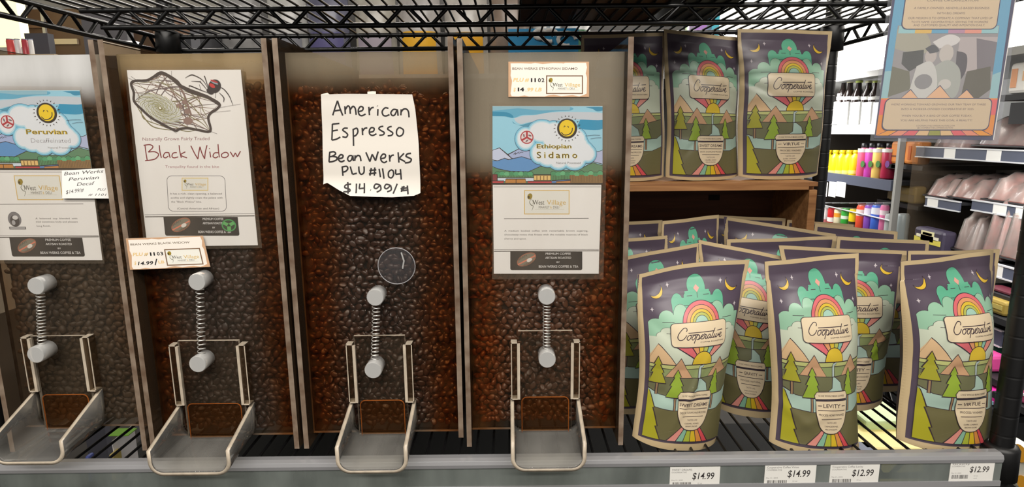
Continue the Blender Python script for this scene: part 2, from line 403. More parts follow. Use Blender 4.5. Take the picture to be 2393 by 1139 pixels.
def post(x, y, bot=-.95, top=1.1):
    m = MB(); pr = [(.0125, bot)]
    z = bot+.0254
    while z < top: pr += [(.0127, z-.0022), (.0127, z-.0010), (.0121, z), (.0127, z+.0010), (.0127, z+.0022)]; z += .0254
    pr.append((.0127, top))
    m.lathe((x, y, 0), pr, 20); p = m.build('post', M_post, unit)
    for zz in (-.0075, .5585, -.40):
        MB().lathe((x, y, zz), [(.0135, -.036), (.0205, -.035), (.0195, .004), (.0172, .008), (.0135, .009)], 20).build('collar', M_cap, p)
    return p
post(.6225, .012); post(.5835, .43); post(-.6225, .012); post(-.5835, .43)
# ---- price channel along the front edge
M_chan = mat_clear('grey_plastic_channel', (.62, .64, .62), haze=.62, hazecol=(120, 126, 122), gloss=1.2, rough=.22)
M_lip = mat('clear_grey_lip', (138, 138, 140), .14, spec=.9)
M_chback = mat('channel_back', (128, 130, 126), .5)
pc = thing('price_channel', (0, -.01, 0), 'long grey plastic price channel clipped along the front shelf edge', 'price rail')
MB().box((-.607, -.0105, -.039), (.607, -.009, -.006)).build('channel_face', M_chan, pc)
lip = MB(); pf = [(-.012, -.006), (-.013, -.001), (-.0115, .0035), (-.006, .0052), (.003, .0048), (.003, .0030), (-.006, .0032), (-.0095, .0015), (-.0098, -.006)]
lip.prism([(-.607, y, z) for y, z in [(y, z-.005) for y, z in pf]], (1.214, 0, 0)); lip.build('top_lip', M_lip, pc, bevel=.0006)
MB().prism([(-.607, y, z) for y, z in [(-.0125, -.035), (-.0125, -.042), (-.004, -.042), (-.004, -.040), (-.0105, -.040), (-.0105, -.035)]], (1.214, 0, 0)).build('bottom_lip', M_lip, pc)
# ================================================================= timber crate under the upper bags
def mat_wood(name, c0, c1, sc=1.0):
    m = mat(name, c1, .62); nt = m.node_tree; b = nt.nodes['Principled BSDF']
    tc = nt.nodes.new('ShaderNodeTexCoord'); mp = nt.nodes.new('ShaderNodeMapping'); mp.inputs['Scale'].default_value = (4*sc, 60*sc, 60*sc)
    n = nt.nodes.new('ShaderNodeTexNoise'); n.inputs['Scale'].default_value = 2; n.inputs['Detail'].default_value = 6; n.inputs['Distortion'].default_value = .6
    r = nt.nodes.new('ShaderNodeValToRGB'); r.color_ramp.elements[0].color = L4(c0); r.color_ramp.elements[1].color = L4(c1); r.color_ramp.elements[0].position = .32; r.color_ramp.elements[1].position = .68
    nt.links.new(tc.outputs['Object'], mp.inputs[0]); nt.links.new(mp.outputs[0], n.inputs['Vector']); nt.links.new(n.outputs['Fac'], r.inputs[0]); nt.links.new(r.outputs[0], b.inputs['Base Color'])
    return m
M_wood = mat_wood('crate_wood', (148, 98, 56), (186, 134, 84))
M_wood_shade = mat_wood('crate_wood_shaded', (92, 52, 30), (116, 68, 40))  # darker copy of the crate wood, interior shade put into its colour
CT, CX0, CX1, CY0, CY1 = .305, .19, .5045, .28, .425
cr = thing('wooden_crate', ((CX0+CX1)/2, .35, 0), 'open-fronted brown wooden crate on its side at the shelf back', 'crate')
tb = MB(); tb.box((CX0, CY0, CT-.0125), (CX1-.014, CY1, CT), 0); tb.box((CX1-.0145, CY0+.012, CT-.0125), (CX1, CY1, CT), 0); tb.box((CX1-.0145, CY0, CT-.007), (CX1, CY0+.012, CT), 0)
tb.build('top_board', M_wood, cr, bevel=.0008)
MB().box((CX1-.0125, CY0+.001, .006), (CX1, CY1, CT-.0127)).build('side_board', M_wood, cr, bevel=.0008)
MB().box((CX0, CY0+.001, .006), (CX0+.0125, CY1, CT-.0127)).build('side_board', M_wood, cr, bevel=.0008)
MB().box((CX0+.013, CY0+.001, .001), (CX1-.013, CY1, .012)).build('bottom_board', M_wood, cr)
MB().box((CX0+.013, CY1-.012, .012), (CX1-.013, CY1, CT-.013)).build('back_board', M_wood_shade, cr)
MB().box((.375, CY1-.0135, .262), (.395, CY1-.012, .272)).build('hand_slot', mat('dark_gap', (25, 16, 12), .8), cr)
# ================================================================= bulk coffee dispensers
M_acr = mat_clear('clear_acrylic', haze=.012)
M_edge = mat('acrylic_cut_edge', (138, 122, 106), .3, spec=.6, var=.25, vscale=60, vcol=(98, 78, 62))
M_back = mat_clear('hazy_acrylic_back', (.70, .66, .60), haze=.62, hazecol=(178, 164, 142))
M_bean = [mat('bean_roast_grey_brown', (64, 48, 33), .5, spec=.25, var=.35, vscale=40), mat('bean_roast_black_brown', (52, 34, 28), .42, spec=.35, var=.3, vscale=40),
          mat('bean_roast_dark', (60, 37, 28), .3, spec=.5, var=.3, vscale=40), mat('bean_roast_medium', (94, 58, 39), .34, spec=.5, var=.3, vscale=40)]
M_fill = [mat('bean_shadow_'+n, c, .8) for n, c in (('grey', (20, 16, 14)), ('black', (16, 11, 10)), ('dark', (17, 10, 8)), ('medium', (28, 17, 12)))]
M_knob = bpy.data.materials.new('polished_acrylic'); M_knob.use_nodes = True
_b = M_knob.node_tree.nodes['Principled BSDF']; _b.inputs['Base Color'].default_value = (.95, .95, .93, 1); _b.inputs['Roughness'].default_value = .08; _b.inputs['Transmission Weight'].default_value = .6; _b.inputs['IOR'].default_value = 1.49
M_spring = mat('spring_steel', (228, 226, 220), .38, metal=.8)
M_rust = mat_clear('oil_stained_edge', (.80, .50, .22), haze=.6, hazecol=(150, 84, 34))
rng = np.random.default_rng(7)
# ---- one bean: a domed back, a flat belly with a crease
def bean_geo(nu=11, nv=8):
    v = []; 
    for i in range(nv+1):
        ph = -math.pi/2+math.pi*i/nv
        for j in range(nu):
            th = 2*math.pi*j/nu
            x = math.sin(ph); r = math.cos(ph); y = r*math.cos(th); z = r*math.sin(th)
            p = np.array([.0050*x, .0036*y, .0027*z])
            if z < 0: p[2] *= .62; p[2] += .0011*math.exp(-(y/.22)**2)*(1-x*x)
            v.append(p)
    f = [(i*nu+j, i*nu+(j+1) % nu, (i+1)*nu+(j+1) % nu, (i+1)*nu+j) for i in range(nv) for j in range(nu)]
    return np.array(v), np.array(f)
BV, BF = bean_geo()
def rot_rand(n, face):
    """bean frames with dome or crease toward the clear front (-y)"""
    a = rng.uniform(0, 2*math.pi, n); t = rng.normal(0, .35, n); u = rng.normal(0, .45, n)
    z = np.stack([np.sin(t), -np.cos(t)*np.cos(u), np.sin(u)*np.cos(t)], 1)*np.where(rng.random(n) < face, 1, -1)[:, None]
    h = np.stack([np.cos(a), np.zeros(n), np.sin(a)], 1); x = h-(h*z).sum(1)[:, None]*z; x /= np.linalg.norm(x, axis=1)[:, None]
    y = np.cross(z, x); return np.stack([x, y, z], 2)
def bean_field(x0, x1, z0, ztop, y, pitch=.0084):
    """hexagonal, jittered packing of one layer of beans"""
    P = []; r = 0; zc = z0+.004
    while zc < ztop+.012:
        for xc in np.arange(x0+.004+(pitch*.55 if r % 2 else 0), x1-.003, pitch*1.08):
            xx = xc+rng.normal(0, .0013); zz = zc+rng.normal(0, .0012)
            lim = ztop+.006*math.sin(xx*70+x0*9)+.004*math.sin(xx*31)
            if zz < lim and x0+.003 < xx < x1-.003: P.append((xx, y+rng.uniform(-.0006, .002), zz))
        zc += pitch*.86; r += 1
    return np.array(P)
def beans_mesh(name, P, R, sc, m):
    V = (np.einsum('nij,kj->nki', R, BV)*sc[:, None, None]+P[:, None, :]).reshape(-1, 3)
    n, k = len(P), len(BV); F = (BF[None]+(np.arange(n)*k)[:, None, None]).reshape(-1, 4)
    me = bpy.data.meshes.new(name); me.vertices.add(len(V)); me.vertices.foreach_set('co', V.ravel()); me.loops.add(F.size); me.loops.foreach_set('vertex_index', F.ravel().astype(np.int32))
    me.polygons.add(len(F)); me.polygons.foreach_set('loop_start', np.arange(0, F.size, 4, dtype=np.int32)); me.polygons.foreach_set('loop_total', np.full(len(F), 4, np.int32)); me.update(calc_edges=True)
    me.polygons.foreach_set('use_smooth', np.ones(len(F), bool)); me.materials.append(m); return me
YP = .03                                   # outer face of the clear fronts
BEANLABEL = {2: 'dark roasted coffee bean against the clear front below the handwritten note', 3: 'medium brown coffee bean against the clear front of the rightmost dispenser'}
def dispenser(k, xl, xr, zb, ztop, beans_top, gx0, gx1, zg, zgb, zgate, kx, kz, kx2, kz2, label, stain, beanlabel, right_bottom=.0055):
    cx = (xl+xr)/2; D = .37; t = .006
    d = thing('bean_dispenser', (cx, .2, .005), label, 'coffee dispenser', 'clear bulk coffee bean dispensers')
    MB().box((xl, .01, .0055), (xl+t, D, ztop+.013), 0, edge=1).build('side_panel', [mat_clear('stained_side_acrylic', (.82, .76, .68), haze=.15, hazecol=(130, 106, 84)), M_edge], d)
    MB().box((xr-t, .01, right_bottom), (xr, D, ztop+.013), 0, edge=1).build('side_panel', [mat_clear('stained_side_acrylic'), M_edge], d)
    # front panel with its own object origin at the centre of the sheet so that its oil film follows the sheet
    fm = mat_clear('front_acrylic_%s' % ['hazy', 'oily', 'clear', 'clean'][k], haze=stain[0], stain=stain[1:])
    m = MB(); m.box((xl+t, YP, zb), (xr-t, YP+.005, ztop), 0, edge=1)
    fo = bpy.data.objects.new('front_panel', None)
    me_o = m.build('front_panel', [fm, M_edge], d)
    off = np.array([cx, YP, 0])-parent_world(d); me_o.data.transform(Matrix.Translation(-Vector(off))); me_o.location = off
    bpy.data.objects.remove(fo)
    MB().box((xl+t, D-.006, .03), (xr-t, D, ztop), 0, edge=1).build('back_panel', [M_back, M_edge], d)
    m = MB(); m.prism([(xl+t, YP+.005, zb+.001), (xl+t, D-.006, zb+.14), (xl+t, D-.006, zb+.145), (xl+t, YP+.005, zb+.006)], (xr-xl-2*t, 0, 0), 0); m.build('sloped_floor', M_acr, d)
    ME2 = mat('light_cut_edge', (196, 182, 162), .3, spec=.6, var=.15, vscale=80)
    # slide guides
    for sx, ga in ((0, gx0), (1, gx1)):
        x0, x1 = (ga, ga+.0075) if not sx else (ga-.0075, ga)
        g = MB(); g.box((x0, YP-.0105, zgb), (x1, YP, zg), 0)
        xi0, xi1 = (x1, x1+.0034) if not sx else (x0-.0034, x0); xo = x0 if not sx else x1-.0011
        g.box((xi0, YP-.011, zgb), (xi1, YP-.0075, zg-.002), 1); g.box((xo, YP-.0112, zgb), (xo+.0011, YP-.0105, zg), 1)
        g.box((x0, YP-.0112, zgb-.0002), (x1, YP-.0002, zgb+.0012), 1); g.box((x0, YP-.0112, zg-.0012), (x1, YP-.0002, zg+.0002), 1)
        g.build('slide_guide', [mat_clear('guide_acrylic', (.80, .76, .70), haze=.05, hazecol=(150, 120, 90)), ME2], d)
    # gate plate, rounded window above the chute and rust coloured rim
    gt = MB().box((gx0+.009, YP-.007, zb+.001), (gx1-.009, YP-.003, zgate), 0, edge=1).build('gate', [M_acr, ME2], d)
    w0, w1, wt = gx0+.013, gx1-.013, zb+.047
    rim = [(w0, YP-.0085, zb), (w0, YP-.0085, wt-.006)] + [(w0+.006-.006*math.cos(a), YP-.0085, wt-.006+.006*math.sin(a)) for a in np.linspace(.3, 1.5, 4)] + [(w1-.006+.006*math.sin(a), YP-.0085, wt-.006+.006*math.cos(a)) for a in np.linspace(.1, 1.3, 4)] + [(w1, YP-.0085, wt-.006), (w1, YP-.0085, zb)]
    MB().tube(rim, .0008, 6).build('opening_rim', M_rust, gt)
    MB().box((w0+.001, YP-.0078, zb+.001), (w1-.001, YP-.0073, wt-.001)).build('window_film', mat_clear('oily_window_film', (.93, .80, .66), haze=.018, hazecol=(140, 80, 36)), gt)
    # knobs (solid polished rods) and the return spring between them
    def knob(x, z, yb, ln, par):
        kb = MB().lathe((x, yb, z), [(.0088, 0), (.0103, -.0012), (.0103, -ln+.001), (.0095, -ln)], 24, axis=(0, 1, 0)).build('knob', M_knob, par)
        MB().tube([(x, yb-.001, z), (x, yb-ln*.75, z)], .0024, 10).build('knob_screw', mat('white_nylon', (225, 222, 214), .4), kb)
    knob(kx, kz, YP-.0002, .021, d); knob(kx2, kz2, YP-.0072, .023, gt)
    n = 15*12; a = np.linspace(0, 1, n); p0 = np.array([kx, YP-.016, kz-.010]); p1 = np.array([kx2, YP-.018, kz2+.010])
    hel = [p0+(p1-p0)*q+.0044*np.array([math.cos(q*15*2*math.pi), math.sin(q*15*2*math.pi), 0]) for q in a]
    MB().tube(hel, .00055, 6).build('return_spring', M_spring, d)
    # chute: bent sheet, U-shaped, open at the front and reaching over the price rail
    ys = np.linspace(YP-.001, -.045, 9); rows = []
    for y in ys:
        q = (YP-.001-y)/(YP+.044); zf = zb+.001+(.0085-zb+.0005*0)*q if zb < .02 else zb+.001-.0045*q
        zf = zb+.001+((.0062 if zb < .02 else zb-.006)-zb-.001)*q; zt = zgb-.001+(.037-zgb+(zb-.015))*q; r = .0145
        a0, a1 = gx0+.001, gx1-.001; row = [(a0, y, zt), (a0, y, zf+r)]
        row += [(a0+r-r*math.cos(t_), y, zf+r-r*math.sin(t_)) for t_ in np.linspace(.26, math.pi/2, 6)]
        row += [(a1-r+r*math.sin(t_), y, zf+r-r*math.cos(t_)) for t_ in np.linspace(0, 1.31, 6)] + [(a1, y, zf+r), (a1, y, zt)]
        rows.append(row)
    me = MB().grid(rows); ch = me.build('chute', [mat_clear('chute_acrylic', (.90, .89, .86), haze=.12, hazecol=(215, 212, 206), gloss=1.6), ME2], d)
    md = ch.modifiers.new('thickness', 'SOLIDIFY'); md.thickness = .0044; md.offset = 0; md.material_offset_rim = 1
    # the coffee: loose mass of beans as one, the beans of the front layer built one by one where they can be told apart
    x0, x1 = xl+t+.001, xr-t-.001
    P = bean_field(x0, x1, zb+.006, beans_top, YP+.0086); P2 = bean_field(x0, x1, zb+.006, beans_top+.002, YP+.0125)
    sel = np.zeros(len(P), bool)
    if k in BEANLABEL:
        c0, c1 = (BEANZ[k])
        ok = [i for i, p in enumerate(P) if c0[0] < p[0] < c0[1] and c1[0] < p[2] < c1[1] and not (gx0-.002 < p[0] < gx1+.002 and p[2] < zgate+.004)]
        ok.sort(key=lambda i: (P[i][0]-kx)**2*1.4+(P[i][2]-(c1[0]+c1[1])/2)**2); sel[ok[:148]] = True
    R = rot_rand(len(P), .72); R2 = rot_rand(len(P2), .7); sc = rng.uniform(.9, 1.18, len(P)); sc2 = rng.uniform(.95, 1.2, len(P2))
    me = beans_mesh('coffee_beans', np.vstack([P[~sel], P2]), np.concatenate([R[~sel], R2]), np.concatenate([sc[~sel], sc2]), M_bean[k])
    # dark heart of the pile behind the front layers
    o = put('coffee_beans', me); tag(o, beanlabel, 'coffee beans', kind='stuff')
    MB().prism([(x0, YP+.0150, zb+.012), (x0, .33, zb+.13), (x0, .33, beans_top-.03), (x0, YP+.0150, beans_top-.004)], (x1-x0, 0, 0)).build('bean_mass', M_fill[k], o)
    if sel.any():
        bm = beans_mesh('coffee_bean', np.zeros((1, 3)), np.eye(3)[None], np.ones(1), M_bean[k]); first = None
        for i in np.nonzero(sel)[0]:
            if first is None: b = put('coffee_bean', bm); first = b
            else: b = first.copy(); COL.objects.link(b)
            b.matrix_world = Matrix.LocRotScale(Vector(P[i]), Matrix(R[i].tolist()).to_quaternion(), Vector([sc[i]]*3))
            tag(b, BEANLABEL[k], 'coffee bean', 'single beans in the %s dispenser' % ('dark roast' if k == 2 else 'medium roast'))
    return d
BEANZ = {2: ((-.215, -.075), (.14, .31)), 3: ((-.02, .125), (.14, .235))}
dispenser(0, -.606, -.437, .028, .478, .425, -.578, -.496, .150, .080, .150, -.541, .216, -.547, .135, 'hazy clear coffee dispenser with the sun label, at the left shelf end',
          (.022, .45, (82, 58, 36),   .35, .425, .74, (205, 205, 204)), 'grey-brown coffee beans behind the hazy front of the leftmost dispenser')
dispenser(1, -.4325, -.2495, .014, .478, .440, -.401, -.309, .138, .060, .142, -.353, .219, -.358, .121, 'clear coffee dispenser with oily brown front and the spider label',
          (.016, .95, (104, 64, 32), .55, .440, .52, (164, 142, 106)), 'black-brown coffee beans behind the spider label')
dispenser(2, -.2435, -.0465, .016, .478, .436, -.187, -.107, .137, .061, .146, -.146, .198, -.151, .111, 'clear coffee dispenser with oil-stained sides and the handwritten note',
          (.008, .9, (104, 62, 30), .55, .436, .50, (140, 128, 108)), 'dark coffee beans behind the handwritten note', right_bottom=.018)
dispenser(3, -.0425, .1505, .018, .476, .345, .013, .097, .137, .063, .150, .056, .197, .056, .122, 'cleanest clear coffee dispenser, next to the coffee bags',
          (.010, .85, (120, 84, 48), .58, .335, .52, (144, 134, 117)), 'medium brown coffee beans behind the sun and mountains label of the right dispenser')
# ---- clear suction cup stuck on the third dispenser
p = un(927, 622, YP-.0006)
sc_ = thing('suction_cup', tuple(p), 'round clear suction cup stuck below the handwritten note', 'suction cup')
MB().lathe(p, [(.0005, -.004), (.006, -.0035), (.014, -.0022), (.021, -.0008), (.0225, -.0001)], 28, axis=(0, 1, 0)).build('cup', mat_clear('clear_vinyl', (.93, .92, .92), haze=.028, hazecol=(200, 200, 205), gloss=1.8, rough=.12), sc_)
MB().tube([p+np.array((.0222*math.cos(t), -.0005, .0222*math.sin(t))) for t in np.linspace(0, 2*math.pi, 33)[:-1]], .0006, 6, closed=True).build('rim', mat('clear_vinyl_rim', (150, 148, 150), .25), sc_)
MB().tube([un(938, 590, YP-.003)+np.array((0, -.001, 0)), un(944, 610, YP-.004), un(941, 628, YP-.003)], .0011, 6).build('pull_tab', M_knob, sc_)
# ================================================================= coffee bags: the print
M_ink = mat_print('bag_print', .33, .55)
M_kraft = mat('kraft_foil', (206, 184, 142), .5)
OUT = (62, 48, 58); PUR = (88, 76, 90); KR = (212, 188, 146); CRM = (232, 212, 178); TEAL = (98, 178, 144); MINT = (152, 196, 166); PALE = (206, 214, 192)
RED, ORG, YEL, OLV, TL, PNK = (222, 110, 116), (228, 158, 108), (224, 192, 62), (188, 192, 96), (142, 192, 172), (228, 150, 136)
def cloud(a, parts, rects, c, lines=(), w=4, lv=2):
    for e in parts: a.ell(e[0], e[1], e[2]+w*.5, e[3]+w*.5, OUT, 20, lv=lv)
    for r in rects: a.rect(r[0]-w*.5, r[1]-w*.5, r[2]+w*.5, r[3], OUT, lv=2)
    for e in parts: a.ell(*e, c, 20, lv=lv+1)
    for r in rects: a.rect(*r, c, lv=lv+1)
    for l in lines: a.stroke(l, 3.4, OUT, lv=lv+2)
def pine(a, cx, top, bot, hw, c, trunk=None, lean=0):
    if trunk: a.shape([(cx-7, bot-4), (cx+7, bot-4), (cx+7, trunk), (cx-7, trunk)], (160, 130, 96), OUT, 3)
    h = bot-top; q = [(0, 0), (.42, .27), (.26, .29), (.70, .58), (.50, .60), (1, 1)]
    pts = [(cx+hw*x, top+h*y) for x, y in q]+[(cx-hw*x, top+h*(y+.02*x)) for x, y in q[:0:-1]]
    a.shape(pts, c, OUT, 3.4)
def crescent(a, cx, cy, r, rot, c):
    p = [(r*math.cos(t), r*math.sin(t)) for t in np.linspace(math.radians(-10), math.radians(190), 16)]
    p += [(.98*r*math.cos(t)*.97, r*.18+ .62*r*math.sin(t)-r*.30) for t in np.linspace(math.radians(185), math.radians(-5), 14)]
    k = math.radians(rot); p = [(cx+x*math.cos(k)-y*math.sin(k), cy+x*math.sin(k)+y*math.cos(k)) for x, y in p]
    a.shape(p, c, OUT, 3)
def star(a, x, y, r, c): a.poly([(x, y-r*1.35), (x+r*.35, y-r*.3), (x+r, y), (x+r*.35, y+r*.3), (x, y+r*1.35), (x-r*.35, y+r*.3), (x-r, y), (x-r*.35, y-r*.3)], c)
# the name on the sign, traced as pen strokes (x, y in units of the sign panel)
SCRIPT = [[(610, 440), (645, 380), (630, 318), (580, 295), (500, 320), (400, 420), (320, 530), (275, 650), (285, 740), (330, 795), (400, 805), (490, 760), (560, 680), (620, 590)],
 [(760, 592), (700, 610), (640, 680), (628, 750), (660, 790), (720, 770), (780, 700), (800, 630), (760, 592)], [(740, 585), (880, 578), (1080, 570), (1140, 592)],
 [(960, 592), (900, 610), (840, 690), (828, 750), (860, 785), (910, 760), (970, 690), (990, 620), (960, 592)],
 [(1060, 590), (1010, 700), (960, 820), (920, 930)], [(1050, 610), (1100, 585), (1150, 600), (1155, 650), (1120, 730), (1070, 775), (1020, 755)], [(1070, 775), (1130, 760), (1200, 690)],
 [(1215, 690), (1290, 640), (1322, 592), (1290, 578), (1240, 620), (1207, 690), (1215, 740), (1260, 752), (1330, 725), (1380, 610), (1368, 528)],
 [(1368, 528), (1392, 572), (1450, 592), (1425, 660), (1400, 725), (1440, 742), (1500, 690)],
 [(1640, 582), (1580, 580), (1520, 640), (1500, 700), (1530, 738), (1590, 700), (1645, 600), (1612, 690), (1630, 732), (1690, 690)],
 [(1850, 340), (1800, 440), (1740, 560), (1692, 680), (1712, 725), (1765, 690)], [(1840, 560), (1800, 640), (1770, 698), (1795, 722), (1850, 680)], [(1880, 462), (1890, 470)],
 [(1920, 560), (1880, 650), (1872, 708), (1910, 702), (1972, 630), (2000, 555), (1990, 610), (2040, 625)],
 [(2040, 655), (2120, 600), (2142, 545), (2105, 538), (2055, 590), (2035, 655), (2065, 702), (2120, 705), (2175, 650)],
 [(690, 507), (1820, 447)], [(1945, 440), (2190, 416)]]
def script(a, x0, y0, x1, y1, c, w):
    for st in SCRIPT:
        P = [np.array((x0+(x-40)/2330*(x1-x0), y0+(y-(130-.0427*(x-150)))/985*(y1-y0))) for x, y in st]
        a.stroke(spline(P, 5) if len(P) > 2 else P, w, c, lv=27)
def bag_art(full=True):
    a = Art(5, 22, 1); a.T = (-5, -22, 1)
    a.rect(5, 22, 690, 1105, KR, lv=0)
    a.rect(31, 47, 663, 1079, PUR, lv=2)
    a.clip = (54, 50, 642, 1059)
    pal = [(158, 400, 40, 34), (122, 425, 30, 26), (560, 400, 40, 34), (600, 425, 30, 26)]
    cloud(a, [(362, 150, 56, 64), (300, 192, 24, 20), (424, 192, 24, 20), (232, 218, 36, 46), (492, 218, 36, 46)], [(285, 168, 440, 300), (258, 198, 468, 300), (197, 215, 527, 345)], TEAL,
          [[(262, 240), (300, 240)], [(296, 192), (330, 192)], [(430, 240), (466, 240)], [(400, 192), (436, 192)], [(362, 160), (362, 205)]], lv=3)
    cloud(a, [(158, 308, 46, 50), (245, 285, 44, 54), (96, 350, 46, 44), (482, 285, 44, 54), (566, 308, 46, 50), (620, 350, 46, 44)], [(200, 285, 530, 430), (112, 320, 612, 430), (54, 355, 642, 430)], MINT,
          [[(130, 330), (200, 330)], [(520, 330), (590, 330)], [(60, 432), (90, 432)]], lv=6)
    cloud(a, pal, [(54, 430, 642, 640)], PALE, [[(150, 408), (190, 408)], [(530, 408), (570, 408)]], lv=9)
    # rainbow
    for r, c in ((124, OUT), (120, RED), (100, OUT), (97, ORG), (78, OUT), (75, YEL), (60, OUT), (57, OLV), (43, OUT), (40, (170, 208, 190))): a.ell(372, 344, r, r*1.02, c, 34, 180, 360)
    # rays of the sun
    xs = [196, 300, 346, 384, 422, 462, 536]
    for i, c in enumerate((RED, ORG, YEL, OLV, TL, PNK)): a.shape([(xs[i], 498), (xs[i+1], 498), (386, 606)], c, OUT, 3.4, lv=12)
    a.ell(386, 604, 71, 76, OUT, 26, 180, 360, lv=14); a.ell(386, 604, 67, 72, YEL, 26, 180, 360, lv=15)
    # mountains and fields
    a.shape([(44, 576), (100, 482), (222, 622), (44, 622)], (226, 190, 146), OUT, 3.4, lv=14)
    a.shape([(40, 608), (650, 602), (650, 700), (40, 700)], (200, 204, 132), OUT, 3.4, lv=16)
    a.shape([(40, 630), (220, 634), (420, 628), (650, 620), (650, 720), (40, 720)], (144, 156, 104), OUT, 3.4, lv=18)
    a.shape([(376, 610), (402, 602), (398, 616), (388, 622), (388, 690), (372, 690), (372, 620)], (188, 204, 200), OUT, 2.6, lv=20)
    a.shape([(140, 690), (235, 568), (330, 690)], (206, 162, 124), OUT, 3.4, lv=20); a.shape([(440, 690), (522, 574), (650, 700), (650, 740)], (206, 162, 124), OUT, 3.4, lv=20)
    a.shape([(40, 668), (140, 684), (370, 688), (520, 676), (650, 650), (650, 830), (40, 830)], (116, 116, 84), OUT, 3.4, lv=22)
    a.shape([(374, 688), (396, 690), (440, 720), (462, 790), (330, 800), (345, 768), (372, 752)], (176, 202, 188), OUT, 3.4, lv=24)
    a.shape([(40, 768), (120, 800), (230, 808), (320, 800), (600, 790), (650, 760), (650, 900), (40, 900)], (172, 198, 184), OUT, 3.4, lv=24)
    a.shape([(40, 832), (100, 872), (220, 880), (400, 880), (560, 880), (650, 850), (650, 1065), (40, 1065)], (112, 106, 70), OUT, 3.4, lv=26)
    pine(a, 100, 560, 726, 52, (170, 166, 52), 800); pine(a, 224, 632, 806, 62, (152, 178, 62), 880); pine(a, 506, 640, 790, 46, (152, 178, 62), 870)
    a.shape([(44, 770), (66, 790), (100, 875), (90, 876), (132, 980), (118, 980), (158, 1062), (44, 1062)], (176, 170, 44), OUT, 3.4)
    # road of many colours
    xb = [200, 268, 322, 374, 424, 474, 520]; xt = [308, 330, 348, 366, 386, 404, 424]
    for i, c in enumerate((PNK, (140, 188, 160), (176, 186, 60), (222, 188, 40), (226, 148, 72), (222, 84, 90))): a.shape([(xt[i], 960), (xt[i+1], 960), (xb[i+1], 1066), (xb[i], 1066)], c, OUT, 3.4, lv=29)
    a.clip = (31, 47, 663, 1079)
    crescent(a, 112, 146, 42, -32+0, (226, 186, 56)); crescent(a, 590, 146, 42, 34, (226, 186, 56))
    for x, y in ((188, 124), (80, 250), (520, 130), (612, 262)): star(a, x, y, 11, (206, 196, 200))
    a.poly([(362, 140), (380, 158), (362, 178), (344, 158)], (228, 160, 146))
    # the sign
    a.poly(rrp(172, 336, 542, 504, 26), OUT, lv=24); a.poly(rrp(176, 340, 538, 500, 23), CRM, lv=25)
    a.clip = None
    if full:
        script(a, 176, 340, 538, 500, OUT, 4.9)
        a.text('COFFEE ROASTERS', 522, 474, 8.5, OUT, width=166, align='r', rot=0, lv=27)
    return a
def shield_art(name, lines):
    a = Art(); a.T = (-5, -22, 1)
    a.shape([(254, 772), (478, 768), (492, 790), (484, 808), (246, 812), (238, 792)], CRM, OUT, 4)
    a.shape([(248, 818), (486, 814)]+[(367+119*math.cos(t)**.8 if math.cos(t) > 0 else 367-119*(-math.cos(t))**.8, 850+140*math.sin(t)) for t in np.linspace(.02, math.pi-.02, 24)], CRM, OUT, 4)
    a.text('12 OZ WHOLE BEAN COFFEE', 366, 796, 9, OUT, width=196, align='c')
    wd = {7: 112, 12: 200}.get(len(name), 130) if len(name) > 6 else 22*len(name)
    if name.startswith('S'): a.text(name, 367, 852, 20, OUT, width=212, align='c', bold=.006)
    else:
        a.text(name, 367, 852, 20, OUT, width=wd, align='c', bold=.006)
        for s in (-1, 1): a.rect(367+s*(wd/2+26)-14, 841, 367+s*(wd/2+26)+14, 844.5, OUT)
    a.rect(262, 864, 472, 867.5, OUT); a.text(lines[0], 367, 893, 11, OUT, width=168 if len(lines[0]) < 20 else 200, align='c'); a.rect(286, 908, 448, 911, OUT)
    a.text('TASTES LIKE:', 367, 934, 10, (120, 104, 104), width=80, align='c')
    a.text(lines[1], 367, 953, 8, OUT, width=110, align='c'); a.text(lines[2], 367, 969, 8, OUT, width=92, align='c')
    return a
A_HI = bag_art().mesh(12); A_LO = bag_art(False).mesh(19)
VAR = {'SD': ('SWEET DREAMS', ('DECAF: SUGARCANE PROCESS', 'CARAMEL, HONEY,', 'GRAHAM CRACKER')), 'LV': ('LEVITY', ('PROCESS: HONEY/WASHED', 'TANGERINE,', 'MILK CHOCOLATE')),
       'VI': ('VIRTUE', ('PROCESS: WASHED', 'DARK CHERRY,', 'BROWN SUGAR')), 'GR': ('GRAVITY', ('PROCESS: NATURAL', 'DARK CHOCOLATE,', 'MOLASSES'))}
SH = {k: shield_art(*v).mesh(12) for k, v in VAR.items()}
dim = lambda am: (am[0], am[1], am[2], am[3]*.82)
A_HI, A_LO = dim(A_HI), dim(A_LO); SH = {k: dim(v) for k, v in SH.items()}
SHLV = 36
